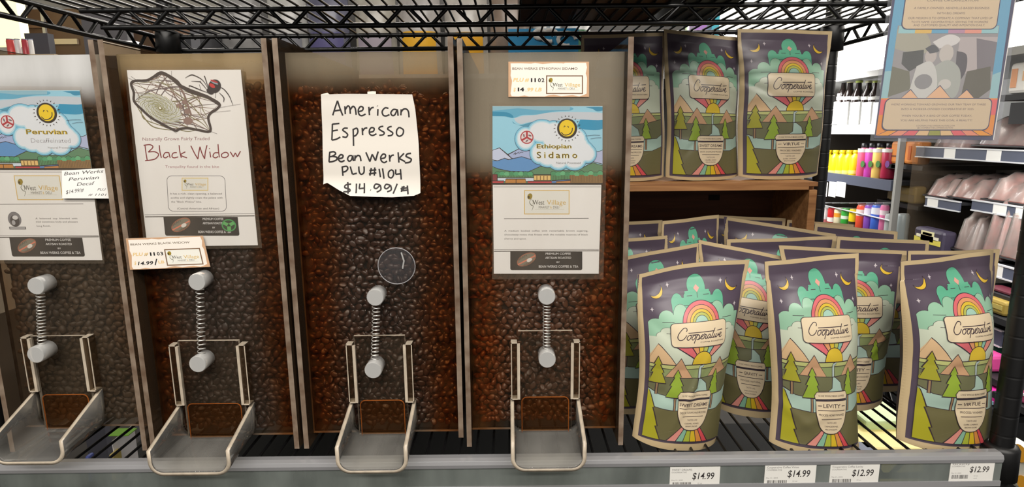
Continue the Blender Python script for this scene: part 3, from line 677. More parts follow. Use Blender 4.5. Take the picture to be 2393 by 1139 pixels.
def bag(A, B, C, Dd, T, variant, label, seed, lo=False, group='printed coffee bags', crease=1.0, sag=0.0, z0=0.0):
    VM = ([0, 1], [0, 1]) if z0 else ([0, .18, .29, .44, .5, .55, .69, .89, .975, 1], [0, .172, .27, .39, .448, .503, .64, .862, .955, 1])
    """A, B top corners, C, Dd bottom corners (left, right as seen from the aisle); T = how far the front bulges"""
    A, B, C, Dd = (np.array(q, float) for q in (A, B, C, Dd)); rg = np.random.default_rng(seed)
    ex = (B-A)+(Dd-C); ex[2] = 0; ex /= np.linalg.norm(ex); nrm = np.array([ex[1], -ex[0], 0.])   # toward the aisle
    if nrm[1] > 0: nrm = -nrm
    wr = [(rg.uniform(.1, .9), rg.uniform(.15, .8), rg.uniform(-1.2, 1.2), rg.uniform(.0006, .0018)*crease*rg.choice((-1, 1)), rg.uniform(.03, .07), rg.uniform(.15, .35)) for _ in range(7)]
    tw = rg.uniform(-1, 1, 4)
    def prof(v): return np.clip((v-.07)/.45, 0, 1)**1.2*(3-2*np.clip((v-.07)/.45, 0, 1))/1.0*np.where(v > .6, 1-.22*((v-.6)/.4)**2, 1)
    def surf(u, v, side):
        pin = 1-(.03 if z0 else .075)*np.sin(math.pi*np.clip((v-.05)/.95, 0, 1))**1.1-.02*np.sin(v*9+tw[0]*3)*(v > .1)
        uu = .5+(u-.5)*pin
        top = A[None]+(B-A)[None]*uu[:, None]; bot = C[None]+(Dd-C)[None]*uu[:, None]
        P = top+(bot-top)*v[:, None]
        w = np.clip(1-np.abs(2*u-1)**2.4, 0, 1)**.75
        b = T*prof(v)*w
        if side < 0: b = b*.85
        cr = np.zeros_like(u)
        for (cu, cv, an, am, sg, ln) in wr:
            du, dv = u-cu, (v-cv)*1.5; p_ = du*math.cos(an)+dv*math.sin(an); q_ = -du*math.sin(an)+dv*math.cos(an)
            cr += am*np.exp(-(q_/sg)**2-(p_/ln)**2)
        cr += .0009*np.exp(-((v-.135)/.02)**2)*w+.0035*tw[1]*np.sin(math.pi*u)*np.exp(-(v/.18)**2)+.0018*np.sin(u*7+tw[2]*3)*np.exp(-(v/.1)**2)
        P = P+nrm[None]*(side*b+cr*(w**.3 if side > 0 else 1))[:, None]
        P[:, 2] += sag*np.sin(math.pi*u)*np.exp(-(v/.15)**2)
        lift = .006*np.clip((v-.9)/.1, 0, 1)**2*np.abs(2*u-1)**3; P[:, 2] += lift
        return P
    def fn(V, dz=0):
        u, v = V[:, 0]/685, np.interp(V[:, 1]/1083, *VM); e = 2e-3
        P = surf(u, v, 1); Pu = surf(u+e, v, 1)-surf(u-e, v, 1); Pv = surf(u, v+e, 1)-surf(u, v-e, 1)
        n = np.cross(Pu, Pv); n /= np.linalg.norm(n, axis=1)[:, None]+1e-12; s = np.sign((n*nrm).sum(1)); n *= np.where(s == 0, 1, s)[:, None]
        return P+n*dz, n
    c = (C+Dd)/2
    t = thing('coffee_bag', (c[0], c[1], z0), label, 'coffee bag', group)
    print_mesh('front_panel', A_LO if lo else A_HI, fn, M_ink, t, 7e-5)
    if not lo: print_mesh('name_shield', SH[variant], lambda V: fn(V, SHLV*7e-5), M_ink, t, 7e-5)
    nu, nv = 15, 25; U, Vv = np.meshgrid(np.linspace(0, 1, nu), np.linspace(0, 1, nv)); 
    Bk = surf(U.ravel(), Vv.ravel(), -1).reshape(nv, nu, 3)-nrm*.0006
    MB().grid(Bk).build('back_panel', mat('bag_back', (86, 74, 88), .45), t)
    us = np.linspace(0, 1, nu); F1 = surf(us, np.ones(nu), 1); B1 = surf(us, np.ones(nu), -1)-nrm*.0006; g = []
    for q in np.linspace(0, 1, 7): r = F1+(B1-F1)*q; r = r.copy(); r[:, 2] += .010*math.sin(math.pi*q)*np.clip(1-np.abs(2*us-1)**3, 0, 1); g.append(r)
    MB().grid(g).build('bottom_gusset', M_kraft, t)
    return t
def deckpt(p, z=.0): return np.array([p[0], p[1], z])
# ---- front row (corners on their real depths: each bag is turned a little to the right)
def corner(px, py, y): return un(px, py, y)
bag(corner(1490, 642, .026), corner(1752, 607, .046), corner(1479, 1030, .026), corner(1672, 1034, .050), .030, 'SD', 'left front coffee bag beside the rightmost dispenser, its upper left corner drooping', 3, sag=.004, crease=1.2)
bag(corner(1787, 612, .030), corner(2007, 592, .046), corner(1798, 1042, .024), corner(2004, 1050, .040), .029, 'LV', 'middle of the three front row coffee bags, standing alone on bare wire', 8)
bag(corner(2105, 612, .017), corner(2322, 585, .056), corner(2094, 1036, .018), corner(2302, 1040, .056), .033, 'VI', 'coffee bag at right end of the front row, next to the black post', 15)
# ---- second row and the tops behind
bag(corner(1630, 560, .150), corner(1868, 608, .112), corner(1660, 945, .135), corner(1835, 970, .10), .030, 'GR', 'shaded coffee bag between the left and middle front bags, one row back', 21)
bag(corner(1820, 574, .112), corner(2122, 587, .104), corner(1880, 945, .110), corner(2060, 945, .100), .028, 'LV', 'wide coffee bag right behind the middle front bag', 29)
bag(corner(2122, 587, .088), corner(2337, 583, .094), corner(2110, 960, .094), corner(2290, 960, .100), .022, 'VI', 'coffee bag directly behind the right end bag of the front row', 31)
def rowbag(a, b, ya, yb, label, seed, hw=None, T=.024):
    A, B = corner(*a, ya), corner(*b, yb); d = (B-A); d[2] = 0; L = np.linalg.norm(d); d /= L; c = (A+B)/2; w = hw or .072
    return bag(A, B, deckpt(c-d*w), deckpt(c+d*w), T, 'SD', label, seed, True)
rowbag((1415, 611), (1637, 567), .105, .150, 'coffee bag behind the left front bag, its left moon showing beside the dispenser', 41)
rowbag((1698, 560), (1957, 552), .195, .205, 'coffee bag with level top behind the shaded bag and the middle bag', 43)
rowbag((1957, 553), (2172, 563), .190, .180, 'coffee bag with top edge sloping right, beneath the cans and steel post', 47)
rowbag((1350, 566), (1562, 550), .205, .225, 'coffee bag half hidden by the rightmost dispenser, third from the shelf front', 53)
rowbag((1548, 517), (1680, 502), .262, .280, 'narrow coffee bag with both moons showing, inside the crate opening at left', 59, .062)
rowbag((1692, 506), (1958, 548), .300, .235, 'coffee bag with steeply sloping top crossing the crate opening', 61)
rowbag((1340, 522), (1548, 515), .300, .315, 'coffee bag at the crate opening behind the rightmost dispenser', 67, .062)
rowbag((1905, 522), (2098, 542), .250, .235, 'coffee bag just right of the crate side board, below the cans', 71)
rowbag((1668, 503), (1836, 511), .345, .340, 'rearmost coffee bag inside the crate, a thin strip of its top showing', 73, .06)
rowbag((1840, 514), (1997, 525), .335, .300, 'rearmost coffee bag beside the crate, a thin strip below the green can', 79, .06)
# ---- three on top of the crate
def topbag(a, b, c, d, y0, y1, v, label, seed, T):
    return bag(corner(*a, y0+.004), corner(*b, y1+.004), deckpt(corner(*c, y0), CT+.001), deckpt(corner(*d, y1), CT+.001), T, v, label, seed, z0=CT)
topbag((1357, 82), (1556, 76), (1364, 416), (1553, 417), .335, .335, 'SD', 'coffee bag on the crate, partly behind the rightmost dispenser', 83, .024)
topbag((1552, 68), (1730, 88), (1557, 418), (1723, 415), .325, .345, 'SD', 'middle coffee bag of three standing on the crate', 89, .022)
topbag((1724, 67), (1945, 73), (1723, 416), (1912, 412), .330, .350, 'VI', 'coffee bag on the right end of the crate, its right edge curling away', 97, .024)
# ================================================================= cards, notes and tags on the dispensers
M_pap = mat_print('paper_print', .6, .3)
M_paper = mat('white_paper', (228, 224, 216), .7)
M_sleeve = mat_clear('clear_card_sleeve', (.95, .95, .95), haze=.045, gloss=1.2, rough=.15)
WHT, INK = (236, 232, 226), (34, 30, 30)
def quad(x0, y0, x1, y1, tl, tr, br, bl):
    tl, tr, br, bl = (np.array(q, float) for q in (tl, tr, br, bl))
    def f(P):
        P = np.atleast_2d(P); u = ((P[:, 0]-x0)/(x1-x0))[:, None]; v = ((P[:, 1]-y0)/(y1-y0))[:, None]
        return tl*(1-u)*(1-v)+tr*u*(1-v)+br*u*v+bl*(1-u)*v
    return f
def slab(name, px, y, th, m, parent, shift=(0, 0, 0)):
    P = [un(a, b, y)+np.array(shift) for a, b in px]; return MB().prism(P, (0, -th, 0)).build(name, m, parent)
def shifted(fn, d):
    def g(V):
        P, n = fn(V); return P+np.array(d), n
    return g
GOLD = (214, 176, 84)
def village_logo(a, x0, y0, x1, y1, border, w):
    W_, H_ = x1-x0, y1-y0; X = lambda u: x0+W_*u; Y = lambda v: y0+H_*v
    a.rect(x0, y0, x1, y1, border); a.rect(x0+w, y0+w, x1-w, y1-w, (228, 226, 216))
    a.text('West', X(.195), Y(.60), H_*.21, (62, 58, 50), width=W_*.25); a.text('Village', X(.50), Y(.60), H_*.21, (206, 170, 84), width=W_*.42)
    a.text('MARKET', X(.32), Y(.755), H_*.105, (104, 100, 90), width=W_*.24); a.text('&', X(.575), Y(.755), H_*.105, GOLD, width=W_*.035); a.text('DELI', X(.64), Y(.755), H_*.105, (104, 100, 90), width=W_*.13)
    a.rect(X(.24), Y(.785), X(.88), Y(.795), (190, 186, 170))
    a.ell(X(.125), Y(.26), W_*.055, H_*.13, (150, 128, 40), 14, rot=20); a.ell(X(.10), Y(.29), W_*.022, H_*.06, (70, 58, 30), 10)
    a.stroke(spline([(X(.155), Y(.34)), (X(.12), Y(.5)), (X(.16), Y(.62)), (X(.20), Y(.66)), (X(.17), Y(.84))], 5), W_*.014, (84, 84, 66), taper=True)
    a.stroke(spline([(X(.155), Y(.36)), (X(.20), Y(.48)), (X(.19), Y(.6))], 5), W_*.012, (84, 84, 66), taper=True)
def roaster_strip(a, x0, y0, x1, y1, x2=None, rot=0, recycle=False):
    W_, H_ = x1-x0, y1-y0; X = lambda u: x0+W_*u; Y = lambda v: y0+H_*v
    p = rrp(x0, y0-20, x1, y1, H_*.10); p = [(q[0], max(q[1], y0)) for q in p]; a.poly(p, (28, 30, 34))
    a.ell(X(.225), Y(.42), W_*.145, H_*.31, (150, 96, 74), 24, rot=-28); a.ell(X(.225), Y(.42), W_*.128, H_*.25, (122, 116, 100), 24, rot=-28)
    a.stroke([(X(.105), Y(.70)), (X(.345), Y(.22))], H_*.07, (214, 122, 96)); a.ell(X(.265), Y(.45), W_*.04, H_*.10, (222, 214, 204), 14, rot=-28)
    a.text('BEAN', X(.175), Y(.36), H_*.12, (70, 64, 56), width=W_*.13, align='c', rot=-28); a.text('WERKS', X(.255), Y(.69), H_*.12, (70, 64, 56), width=W_*.15, align='c', rot=-28)
    for i, (t, w, h) in enumerate((('PREMIUM COFFEE', .35, .12), ('ARTISAN ROASTED', .36, .12), ('BY', .045, .085), ('BEAN WERKS COFFEE & TEA', .55, .13))):
        a.text(t, X(.665 if i < 3 else .67), Y((.17, .39, .61, .86)[i]), H_*h, (214, 210, 206), width=W_*w*(.8 if recycle else 1), align='c', bold=.012)
    if recycle:
        c = (X(.87), Y(.45)); r = H_*.33; a.ell(*c, W_*.098, r, (64, 150, 84), 24); a.ell(*c, W_*.08, r*.82, (34, 60, 44), 24)
        for k in range(3): t = math.radians(90+120*k); a.poly([(c[0]+W_*.03*math.cos(t+1), c[1]+r*.3*math.sin(t+1)), (c[0]+W_*.085*math.cos(t+.3), c[1]+r*.85*math.sin(t+.3)), (c[0]+W_*.085*math.cos(t-.3), c[1]+r*.85*math.sin(t-.3)), (c[0]+W_*.03*math.cos(t-1), c[1]+r*.3*math.sin(t-1))], (92, 170, 96))
def sun_card(a, title, sub):
    """the printed picture: clouds, mountains, village and a round yellow sun"""
    a.clip = (62, 48, 1527, 1088)
    a.rect(62, 48, 1527, 1088, (150, 206, 226))
    a.poly(spline([(62, 48), (700, 48), (1100, 60), (1105, 105), (900, 118), (640, 160), (460, 165), (340, 205), (200, 178), (62, 165)], 4), (92, 170, 200)); a.poly([(62, 48), (1100, 48), (1090, 100), (700, 105), (400, 75), (62, 110)], (140, 186, 202))
    a.poly(spline([(62, 120), (250, 130), (330, 170), (330, 205), (250, 185), (62, 180)], 4), (36, 140, 176))
    a.poly(spline([(1300, 60), (1527, 60), (1527, 105), (1450, 115), (1400, 85)], 4), (36, 140, 176))
    a.poly(spline([(1240, 205), (1527, 215), (1527, 350), (1300, 360), (1180, 330)], 4), (28, 146, 186)); a.poly(spline([(320, 245), (420, 300), (620, 250), (560, 330), (440, 310), (340, 275)], 4), (70, 150, 178))
    a.poly(spline([(350, 210), (480, 175), (640, 165), (800, 135), (1100, 125), (1527, 140), (1527, 230), (1200, 225), (900, 240), (560, 260), (440, 285), (370, 250)], 4), (196, 204, 212))
    # mountains
    a.shape([(40, 635), (155, 602), (320, 740), (280, 760), (225, 740), (130, 775), (40, 760)], (196, 204, 226), INK, 9); a.shape([(270, 690), (420, 612), (640, 660), (640, 770), (320, 742)], (164, 178, 214), INK, 8)
    a.shape([(1380, 640), (1470, 655), (1560, 630), (1560, 820), (1380, 780)], (176, 186, 218), INK, 8)
    for q in ([(340, 690), (370, 665), (360, 690), (420, 655)], [(410, 680), (440, 660), (470, 662)]): a.stroke(q, 5, INK)
    a.shape([(40, 775), (130, 775), (225, 740), (270, 760), (450, 720), (600, 765), (760, 800), (760, 950), (40, 950)], (92, 146, 198), INK, 8)
    a.shape([(40, 850), (130, 880), (300, 915), (540, 920), (700, 850), (800, 850), (1000, 900), (1200, 900), (1330, 830), (1400, 800), (1560, 840), (1560, 1060), (40, 1060)], (88, 134, 100), INK, 8)
    for x in range(130, 1560, 62):
        if 600 < x < 850: continue
        yy = 948+14*math.sin(x*.05); a.ell(x, yy, 42, 36, INK, 14, lv=16); a.ell(x, yy, 37, 31, ((78, 160, 112), (100, 176, 126), (66, 142, 98))[(x//62) % 3], 14, lv=17)
        a.rect(x-32, yy+22, x+36, 1070, (140, 108, 66) if x > 1080 else (84, 140, 96), lv=18)
        for k in (-20, 2, 22): a.rect(x+k-2, yy+24, x+k+3, 1060, (50, 66, 44) if x < 1080 else (96, 74, 46), lv=19)
    a.shape([(62, 955), (125, 955), (125, 1060), (62, 1060)], (126, 50, 56), INK, 7); a.shape([(130, 1000), (610, 1000), (610, 1050), (130, 1050)], (206, 216, 226), INK, 7)
    a.shape([(62, 1042), (215, 1042), (205, 1088), (62, 1088)], (196, 66, 72), INK, 7); a.shape([(240, 1016), (500, 1016), (512, 1088), (226, 1088)], (190, 128, 60), INK, 9); a.rect(372, 1020, 380, 1075, INK)
    a.shape([(530, 1045), (860, 1045), (860, 1088), (530, 1088)], (196, 66, 72), INK, 7); a.shape([(612, 962), (838, 962), (838, 1040), (612, 1040)], (226, 188, 116), INK, 10)
    for x in (648, 694, 740, 786): a.rect(x, 975, x+9, 1040, (120, 84, 44))
    a.shape([(850, 1040), (1100, 1020), (1100, 1060), (850, 1075)], (90, 128, 180), INK, 7); a.shape([(910, 1050), (1100, 1035), (1100, 1088), (910, 1088)], (190, 128, 76), INK, 6)
    a.rect(62, 1068, 1527, 1088, (28, 22, 24))
    # big white cloud with a soft blue edge
    lumps = [(500, 480, 128, 150), (720, 385, 185, 150), (880, 400, 160, 150), (1010, 480, 300, 190), (690, 670, 120, 140), (1090, 650, 320, 190), (800, 720, 150, 130), (940, 760, 140, 130), (1150, 760, 150, 130), (1330, 680, 105, 115), (1230, 560, 110, 110)]
    for g, c, l in ((16, (70, 120, 150), 22), (10, (126, 196, 222), 23), (-8, (186, 220, 232), 24), (-26, (226, 230, 234), 25)):
        for x, y, rx, ry in lumps: a.ell(x, y, rx+g, ry+g, c, 26, lv=l)
    # emblem and sun
    a.ell(520, 462, 88, 88, (176, 44, 58), 28); a.ell(520, 462, 74, 74, (226, 214, 214), 28)
    for k in range(3): t = math.radians(30+120*k); a.stroke([(520, 462), (520+78*math.cos(t), 462+78*math.sin(t))], 24, (176, 44, 58)); t += 1.05; a.ell(520+46*math.cos(t), 462+46*math.sin(t), 24, 10, (120, 96, 100), 12, rot=math.degrees(t)+50)
    for k in range(22): t = 2*math.pi*k/22; c_, s_ = math.cos(t), math.sin(t); a.poly([(1055+158*c_-8*s_, 345+158*s_+8*c_), (1055+158*c_+8*s_, 345+158*s_-8*c_), (1055+186*c_, 345+182*s_)], INK)
    a.ell(1055, 345, 134, 134, (28, 24, 22), 34); a.ell(1053, 342, 104, 110, (240, 204, 24), 30)
    a.stroke(spline([(975, 395), (1015, 430), (1070, 425), (1115, 390), (1125, 335)], 6), 12, INK); a.stroke(spline([(1012, 330), (1020, 312), (1032, 318)], 4), 9, INK); a.stroke(spline([(1058, 315), (1068, 318), (1074, 334)], 4), 9, INK)
    for q in ([(1295, 445), (1400, 432), (1490, 434)], [(1365, 482), (1440, 468), (1510, 466)]): a.stroke(spline(q, 4), 4, (40, 70, 100))
    a.clip = None
    if title == 'Peruvian':
        a.text('Peruvian', 742, 622, 66, (222, 190, 60), width=536, bold=.03); a.text('Peruvian', 748, 624, 66, (122, 104, 40), width=536); a.text(sub, 790, 736, 62, (168, 166, 170), width=520); a.text('Natural Processed', 1000, 812, 26, (120, 114, 110), width=320)
    else:
        for dx, dy, c in ((-4, -3, (240, 214, 70)), (4, 3, (240, 214, 70)), (0, 0, (58, 46, 22))):
            a.text('Ethiopian', 652+dx, 608+dy, 58, c, width=458, bold=.004); a.text('S', 652+dx, 738+dy, 86, c, width=56)
            for ch, x, w in (('i', 752, 14), ('d', 808, 62), ('a', 908, 56), ('m', 990, 90), ('o', 1126, 62)): a.text(ch, x+dx, 738+dy, 86, c, width=w)
        a.text('Natural Processed', 910, 816, 30, (96, 92, 90), width=326)
def sun_card_base(a):
    a.at(1140, 240, 5.696); a.poly([(62, 48), (1527, 48), (1510, 1138), (1475, 2278), (82, 2278), (66, 1138)], WHT)
def sun_card_foot(a, px_lines, stamp=False):
    a.at(1140, 430, 5.179)
    a.rect(68, 34, 1368, 39, INK); a.stroke([(74, 798), (1345, 795)], 5, INK); a.stroke([(74, 818), (1345, 810)], 9, INK)
    village_logo(a, 440, 76, 988, 370, GOLD, 9); a.stroke([(196, 422), (1220, 416)], 6, INK)
    for t, y, x, w in px_lines: a.text(t, x, y, 21, (70, 66, 66), width=w)
    if stamp:
        a.ell(370, 600, 80, 90, (120, 118, 120), 24); a.ell(370, 620, 55, 70, (60, 58, 62), 20); a.ell(380, 580, 34, 26, (214, 210, 206), 14); a.ell(352, 640, 22, 30, (168, 166, 166), 12); a.rect(290, 690, 490, 722, (96, 94, 98)); a.rect(300, 698, 480, 712, (200, 198, 196))
    roaster_strip(a, 272, 820, 1143, 1046)
def card(name, label, cat, corners, art, y, sleeve=None, shift=(0, 0, 0), L=400, group=None, frame=True):
    c = sum(un(*q, y) for q in corners)/4+np.array(shift); t = thing(name, tuple(c), label, cat, group)
    slab('paper', corners, y, .0005, M_paper, t, shift)
    print_mesh('print', art.mesh(L), shifted(plane_fn(y-.0005, 5e-5), shift), M_pap, t, 3e-5)
    if sleeve: slab('plastic_sleeve', sleeve, y-.0021, .0004, M_sleeve, t, shift)
    return t
YL = YP-.0006
a = Art(); sun_card_base(a); sun_card(a.at(1140, 240, 5.696), 'Ethiopian', ''); sun_card_foot(a, [('A  medium  bodied  coffee  with  remarkable  brown  sugaring,', 578, 200, 1012), ('chocolatey notes that finises with the notable nuances of black', 624, 200, 1012), ('cherry and spice.', 674, 200, 268)])
ETH = [(1151, 248), (1408, 248), (1399, 640), (1154, 640)]
card('product_card', 'sun and mountains card in a clear sleeve on the dispenser nearest the coffee bags', 'label card', ETH, a, YL, [(1147, 238), (1421, 240), (1410, 653), (1150, 653)])
a = Art(); sun_card_base(a); sun_card(a.at(1140, 240, 5.696), 'Peruvian', 'Decaffeinated'); sun_card_foot(a, [('A  balanced  cup  blended  with', 600, 620, 500), ('mild sweetness body and pleasant', 640, 620, 500), ('long finish.', 690, 620, 170)], True)
SHP = un(187, 211, YL)-un(1408, 248, YL)
card('product_card', 'sun and mountains card under a handwritten sticker on the leftmost dispenser', 'label card', ETH, a, YL, [(1147, 238), (1416, 240), (1406, 648), (1150, 648)], SHP)
# ---- handwritten sticker overlapping the left card
def pen(a, strokes, w, c=INK, n=5):
    for st in strokes: a.stroke(spline(st, n) if len(st) > 2 else st, w, c)
a = Art().at(0, 390, 5.179); a.poly([(752, 45), (1282, 18), (1328, 385), (755, 382)], (240, 238, 234))
def hand(a, st, x, y, h, w, rot, bold=0): a.text(st, x, y, h, (60, 58, 58), width=w, rot=rot, shear=.25)
hand(a, 'Bean Werks', 775, 104, 42, 480, -4); hand(a, 'Peruvian', 830, 172, 42, 370, -4); hand(a, 'Decaf', 930, 232, 42, 220, -4); hand(a, '$14.99/#', 800, 330, 46, 220, -8); hand(a, 'PLU', 1180, 288, 30, 100, 0); hand(a, '# 1101', 1070, 350, 26, 220, 0)
card('handwritten_sticker', 'small white handwritten sticker overlapping the right side of the leftmost sun card', 'sticker', [(145, 399), (247, 393), (256.5, 464), (146, 464)], a, YL-.0035)
# ---- spider card
a = Art().at(280, 150, 6.327); a.poly([(105, 88), (1785, 88), (2040, 2680), (415, 2700)], WHT)
a.clip = (105, 92, 1810, 1080); rg = np.random.default_rng(5)
OL = [(170, 290), (230, 245), (400, 240), (520, 175), (620, 125), (720, 165), (850, 250), (940, 340), (1250, 460), (1470, 580), (1440, 660), (1350, 720), (1310, 800), (1340, 990), (1150, 970), (1000, 945), (880, 960), (820, 980), (620, 880), (450, 780), (330, 670), (215, 550), (210, 420)]
a.poly([(250, 420), (420, 420), (600, 500), (740, 560), (860, 720), (930, 860), (840, 940), (640, 860), (470, 760), (340, 640), (240, 530)], (206, 206, 200))
BRN = [(120, 98, 92), (136, 112, 100), (128, 120, 84), (104, 90, 92)]
cs = np.array((600, 650.)); a.poly([cs+np.array((300*math.cos(t)+54*math.sin(t), 198*math.sin(t)+66*math.cos(t))) for t in np.linspace(0, 6.2, 34)], (208, 208, 200), lv=7)
for k in range(26):   # pale arms winding into the eye of the web
    t0 = 2*math.pi*k/26; P = []
    for q in np.linspace(0, 1, 16): r = 28+300*q**1.25; t = t0+2.6*(1-q); P.append(cs+np.array((r*math.cos(t)*1.0+r*.18*math.sin(t), r*math.sin(t)*.66+r*.22*math.cos(t))))
    a.stroke(P, 7, ((168, 164, 108), (190, 188, 176), (150, 146, 104))[k % 3], lv=10+k % 3)
for q in (70, 120, 175, 235): a.stroke([cs+np.array((q*math.cos(t)+q*.18*math.sin(t), q*.66*math.sin(t)+q*.22*math.cos(t))) for t in np.linspace(0, 6.28, 30)], 5, (156, 152, 112), True, lv=14)
a.ell(600, 655, 34, 24, (128, 118, 72), 18, rot=20, lv=15); a.ell(598, 650, 20, 14, (240, 238, 224), 14, rot=30, lv=16)
for k in range(46):   # strands of the web
    i = rg.integers(0, len(OL)); j = (i+rg.integers(4, 14)) % len(OL); p, q = np.array(OL[i], float), np.array(OL[j], float)
    m = (p+q)/2+rg.normal(0, 60, 2); 
    if np.linalg.norm(m-cs) < 240: m = cs+(m-cs)/max(np.linalg.norm(m-cs), 1)*290
    a.stroke(spline([p, (p+m)/2+rg.normal(0, 22, 2), m, (q+m)/2+rg.normal(0, 22, 2), q], 4), rg.uniform(7, 17), BRN[k % 4], taper=True, lv=3+k % 4)
for x, y, r in ((1010, 840, 70), (1000, 700, 46), (960, 560, 40), (880, 620, 46)): a.ell(x, y, r, r*.8, (142, 116, 108), 14, lv=8)
a.stroke(spline(OL, 4, True), 34, (62, 54, 54), True, lv=18); a.stroke(spline([(520, 180), (620, 128), (760, 200), (900, 320), (1060, 410), (1290, 480), (1470, 590)], 5), 46, (62, 54, 54), lv=19)
a.stroke(spline([(880, 320), (960, 470), (1010, 620), (1060, 760)], 5), 26, (132, 108, 100), lv=9)
for q in ([(110, 195), (230, 250)], [(170, 180), (265, 245)], [(590, 95), (640, 140)], [(765, 100), (770, 200)], [(1460, 645), (1790, 588)], [(1380, 712), (1640, 688)], [(1340, 990), (1440, 1030)], [(700, 930), (840, 1020)], [(440, 790), (480, 850)]): a.stroke(q, 9, (84, 76, 78), taper=True)
SP = (40, 38, 46)
for q in ([(1330, 400), (1230, 240), (1100, 165), (1040, 165), (970, 205)], [(1310, 400), (1200, 270), (1180, 258), (1060, 252)], [(1320, 380), (1260, 190), (1250, 185)], [(1300, 420), (1180, 375), (1040, 318), (1030, 340)], [(1480, 340), (1540, 370), (1620, 470), (1675, 610)], [(1470, 420), (1540, 495), (1535, 560)], [(1420, 420), (1415, 500)], [(1200, 380), (1180, 300)]): a.stroke(spline(q, 4), 13, SP, taper=True)
a.ell(1405, 325, 92, 100, SP, 26, rot=20); a.ell(1340, 400, 58, 42, SP, 18, rot=30); a.ell(1370, 320, 50, 26, (196, 54, 58), 16, rot=35); a.ell(1405, 275, 60, 15, (150, 160, 172), 16, rot=25); a.ell(1400, 255, 60, 14, (176, 52, 56), 16, rot=20)
a.clip = None; a.at(300, 310, 4.22); DR = (124, 30, 44)
a.text('Naturally Grown Fairly Traded', 140, 80, 34, (146, 98, 104), width=660, rot=-.5)
pen(a, [[(165, 130), (172, 190), (186, 274)], [(150, 126), (215, 120), (242, 145), (196, 192)], [(196, 192), (262, 190), (298, 218), (260, 262), (165, 278)], [(305, 125), (312, 190), (326, 250)], [(398, 198), (362, 200), (345, 235), (366, 250), (394, 232)], [(398, 195), (412, 250)], [(478, 198), (442, 203), (430, 235), (452, 250), (492, 240)],
 [(500, 125), (508, 190), (522, 250)], [(562, 190), (515, 222), (578, 250)], [(616, 130), (650, 200), (686, 262)], [(686, 262), (694, 200), (706, 140)], [(706, 140), (724, 200), (752, 260)], [(752, 260), (760, 190), (776, 125)], [(803, 188), (812, 246)], [(799, 156), (801, 162)], [(890, 200), (850, 202), (835, 235), (860, 250), (886, 235)], [(884, 115), (890, 190), (898, 246)],
 [(950, 195), (920, 215), (925, 242), (960, 246), (986, 225), (976, 200), (950, 195)], [(1005, 190), (1035, 240)], [(1035, 240), (1055, 200)], [(1055, 200), (1076, 240)], [(1076, 240), (1106, 183)]], 10.5, DR)
a.text('Tranquility found in the bite', 362, 348, 26, (166, 110, 118), width=532)
P = rrp(378, 428, 950, 776, 46); P = [(x+(y-428)*.055, y) for x, y in P]; a.stroke(P, 5, (110, 108, 112), True)
village_logo(a, 526, 446, 788, 574, (226, 200, 132), 8)
for t, y, x, w in (('It has a rich, clean opening, a balanced', 612, 412, 510), ('acidity and slightly coats the palate with', 652, 418, 512), ('the "Black Widow" bite.', 692, 422, 300), ('(Central American and African)', 758, 482, 412)): a.text(t, x, y, 19, (92, 88, 90), width=w)
a.stroke([(160, 812), (1245, 800)], 6, (150, 148, 146)); a.stroke([(165, 832), (1245, 822)], 8, INK)
a.T = lambda P: np.c_[300+(P[:, 0]+(P[:, 1]-830)*.10)/4.22, 310+P[:, 1]/4.22]; roaster_strip(a, 345, 832, 1078, 1018, recycle=True)
card('product_card', 'white card with a black spider and web drawing in a clear sleeve', 'label card', [(297, 164), (563, 163), (603, 573), (345, 577)], a, YL, [(290, 158), (568, 156), (613, 580), (338, 584)])
# ---- tan price tags
def tan_tag(a, name, w, plu, price, faded):
    a.rect(90, 50, 2240, 990, (196, 156, 122))
    a.poly([(150, 95), (420, 92), (700, 100), (800, 84), (1000, 110), (1300, 86), (1520, 92), (1560, 100), (1600, 80), (2160, 78), (2185, 200), (2150, 360), (2170, 420), (2185, 480), (2175, 900), (2090, 940), (1980, 975), (1800, 940), (1500, 968), (1300, 930), (1150, 950), (1060, 975), (640, 975), (520, 950), (360, 975), (180, 970), (150, 900), (190, 560), (150, 420), (160, 300)], (234, 226, 216))
    a.text(name, 195, 262, 62, (112, 96, 80), width=w, bold=.012)
    a.text('PLU #', 215, 578, 96, (222, 190, 130), width=430, bold=.03, shear=.2)
    for i, ch in enumerate(plu): a.text(ch, 690+i*95, 590, 104, INK, width=40 if ch == '1' else 74, bold=.03)
    a.text('$', 225, 838, 96, (222, 190, 130), width=60, bold=.03, shear=.2)
    if faded: a.text('14.99', 320, 860, 110, INK, width=420, bold=.02, shear=.2); a.stroke([(780, 880), (850, 690)], 30, INK); a.text('LB', 880, 830, 84, (222, 190, 130), width=160, bold=.03)
    else: a.text('14', 340, 832, 92, INK, width=170, bold=.06); a.text('.99 LB', 545, 838, 96, (222, 190, 130), width=430, bold=.03, shear=.2)
    village_logo(a, 1095, 412, 2080, 912, (122, 94, 72), 32)
a = Art().at(1180, 140, 11.395); tan_tag(a, 'BEAN WERKS ETHIOPIAN SIDAMO', 1740, '1102', '14', False)
card('price_tag', 'tan-bordered price tag above the sun card on the dispenser nearest the coffee bags', 'price tag', [(1188, 144.5), (1376, 144.5), (1376, 227), (1188, 227)], a, YL)
a = Art(); qd = [(294, 558), (474, 551), (491.5, 624), (304, 631)]; a.T = quad(90, 50, 2240, 990, *qd); tan_tag(a, 'BEAN WERKS BLACK WIDOW', 1640, '1103', '14', True)
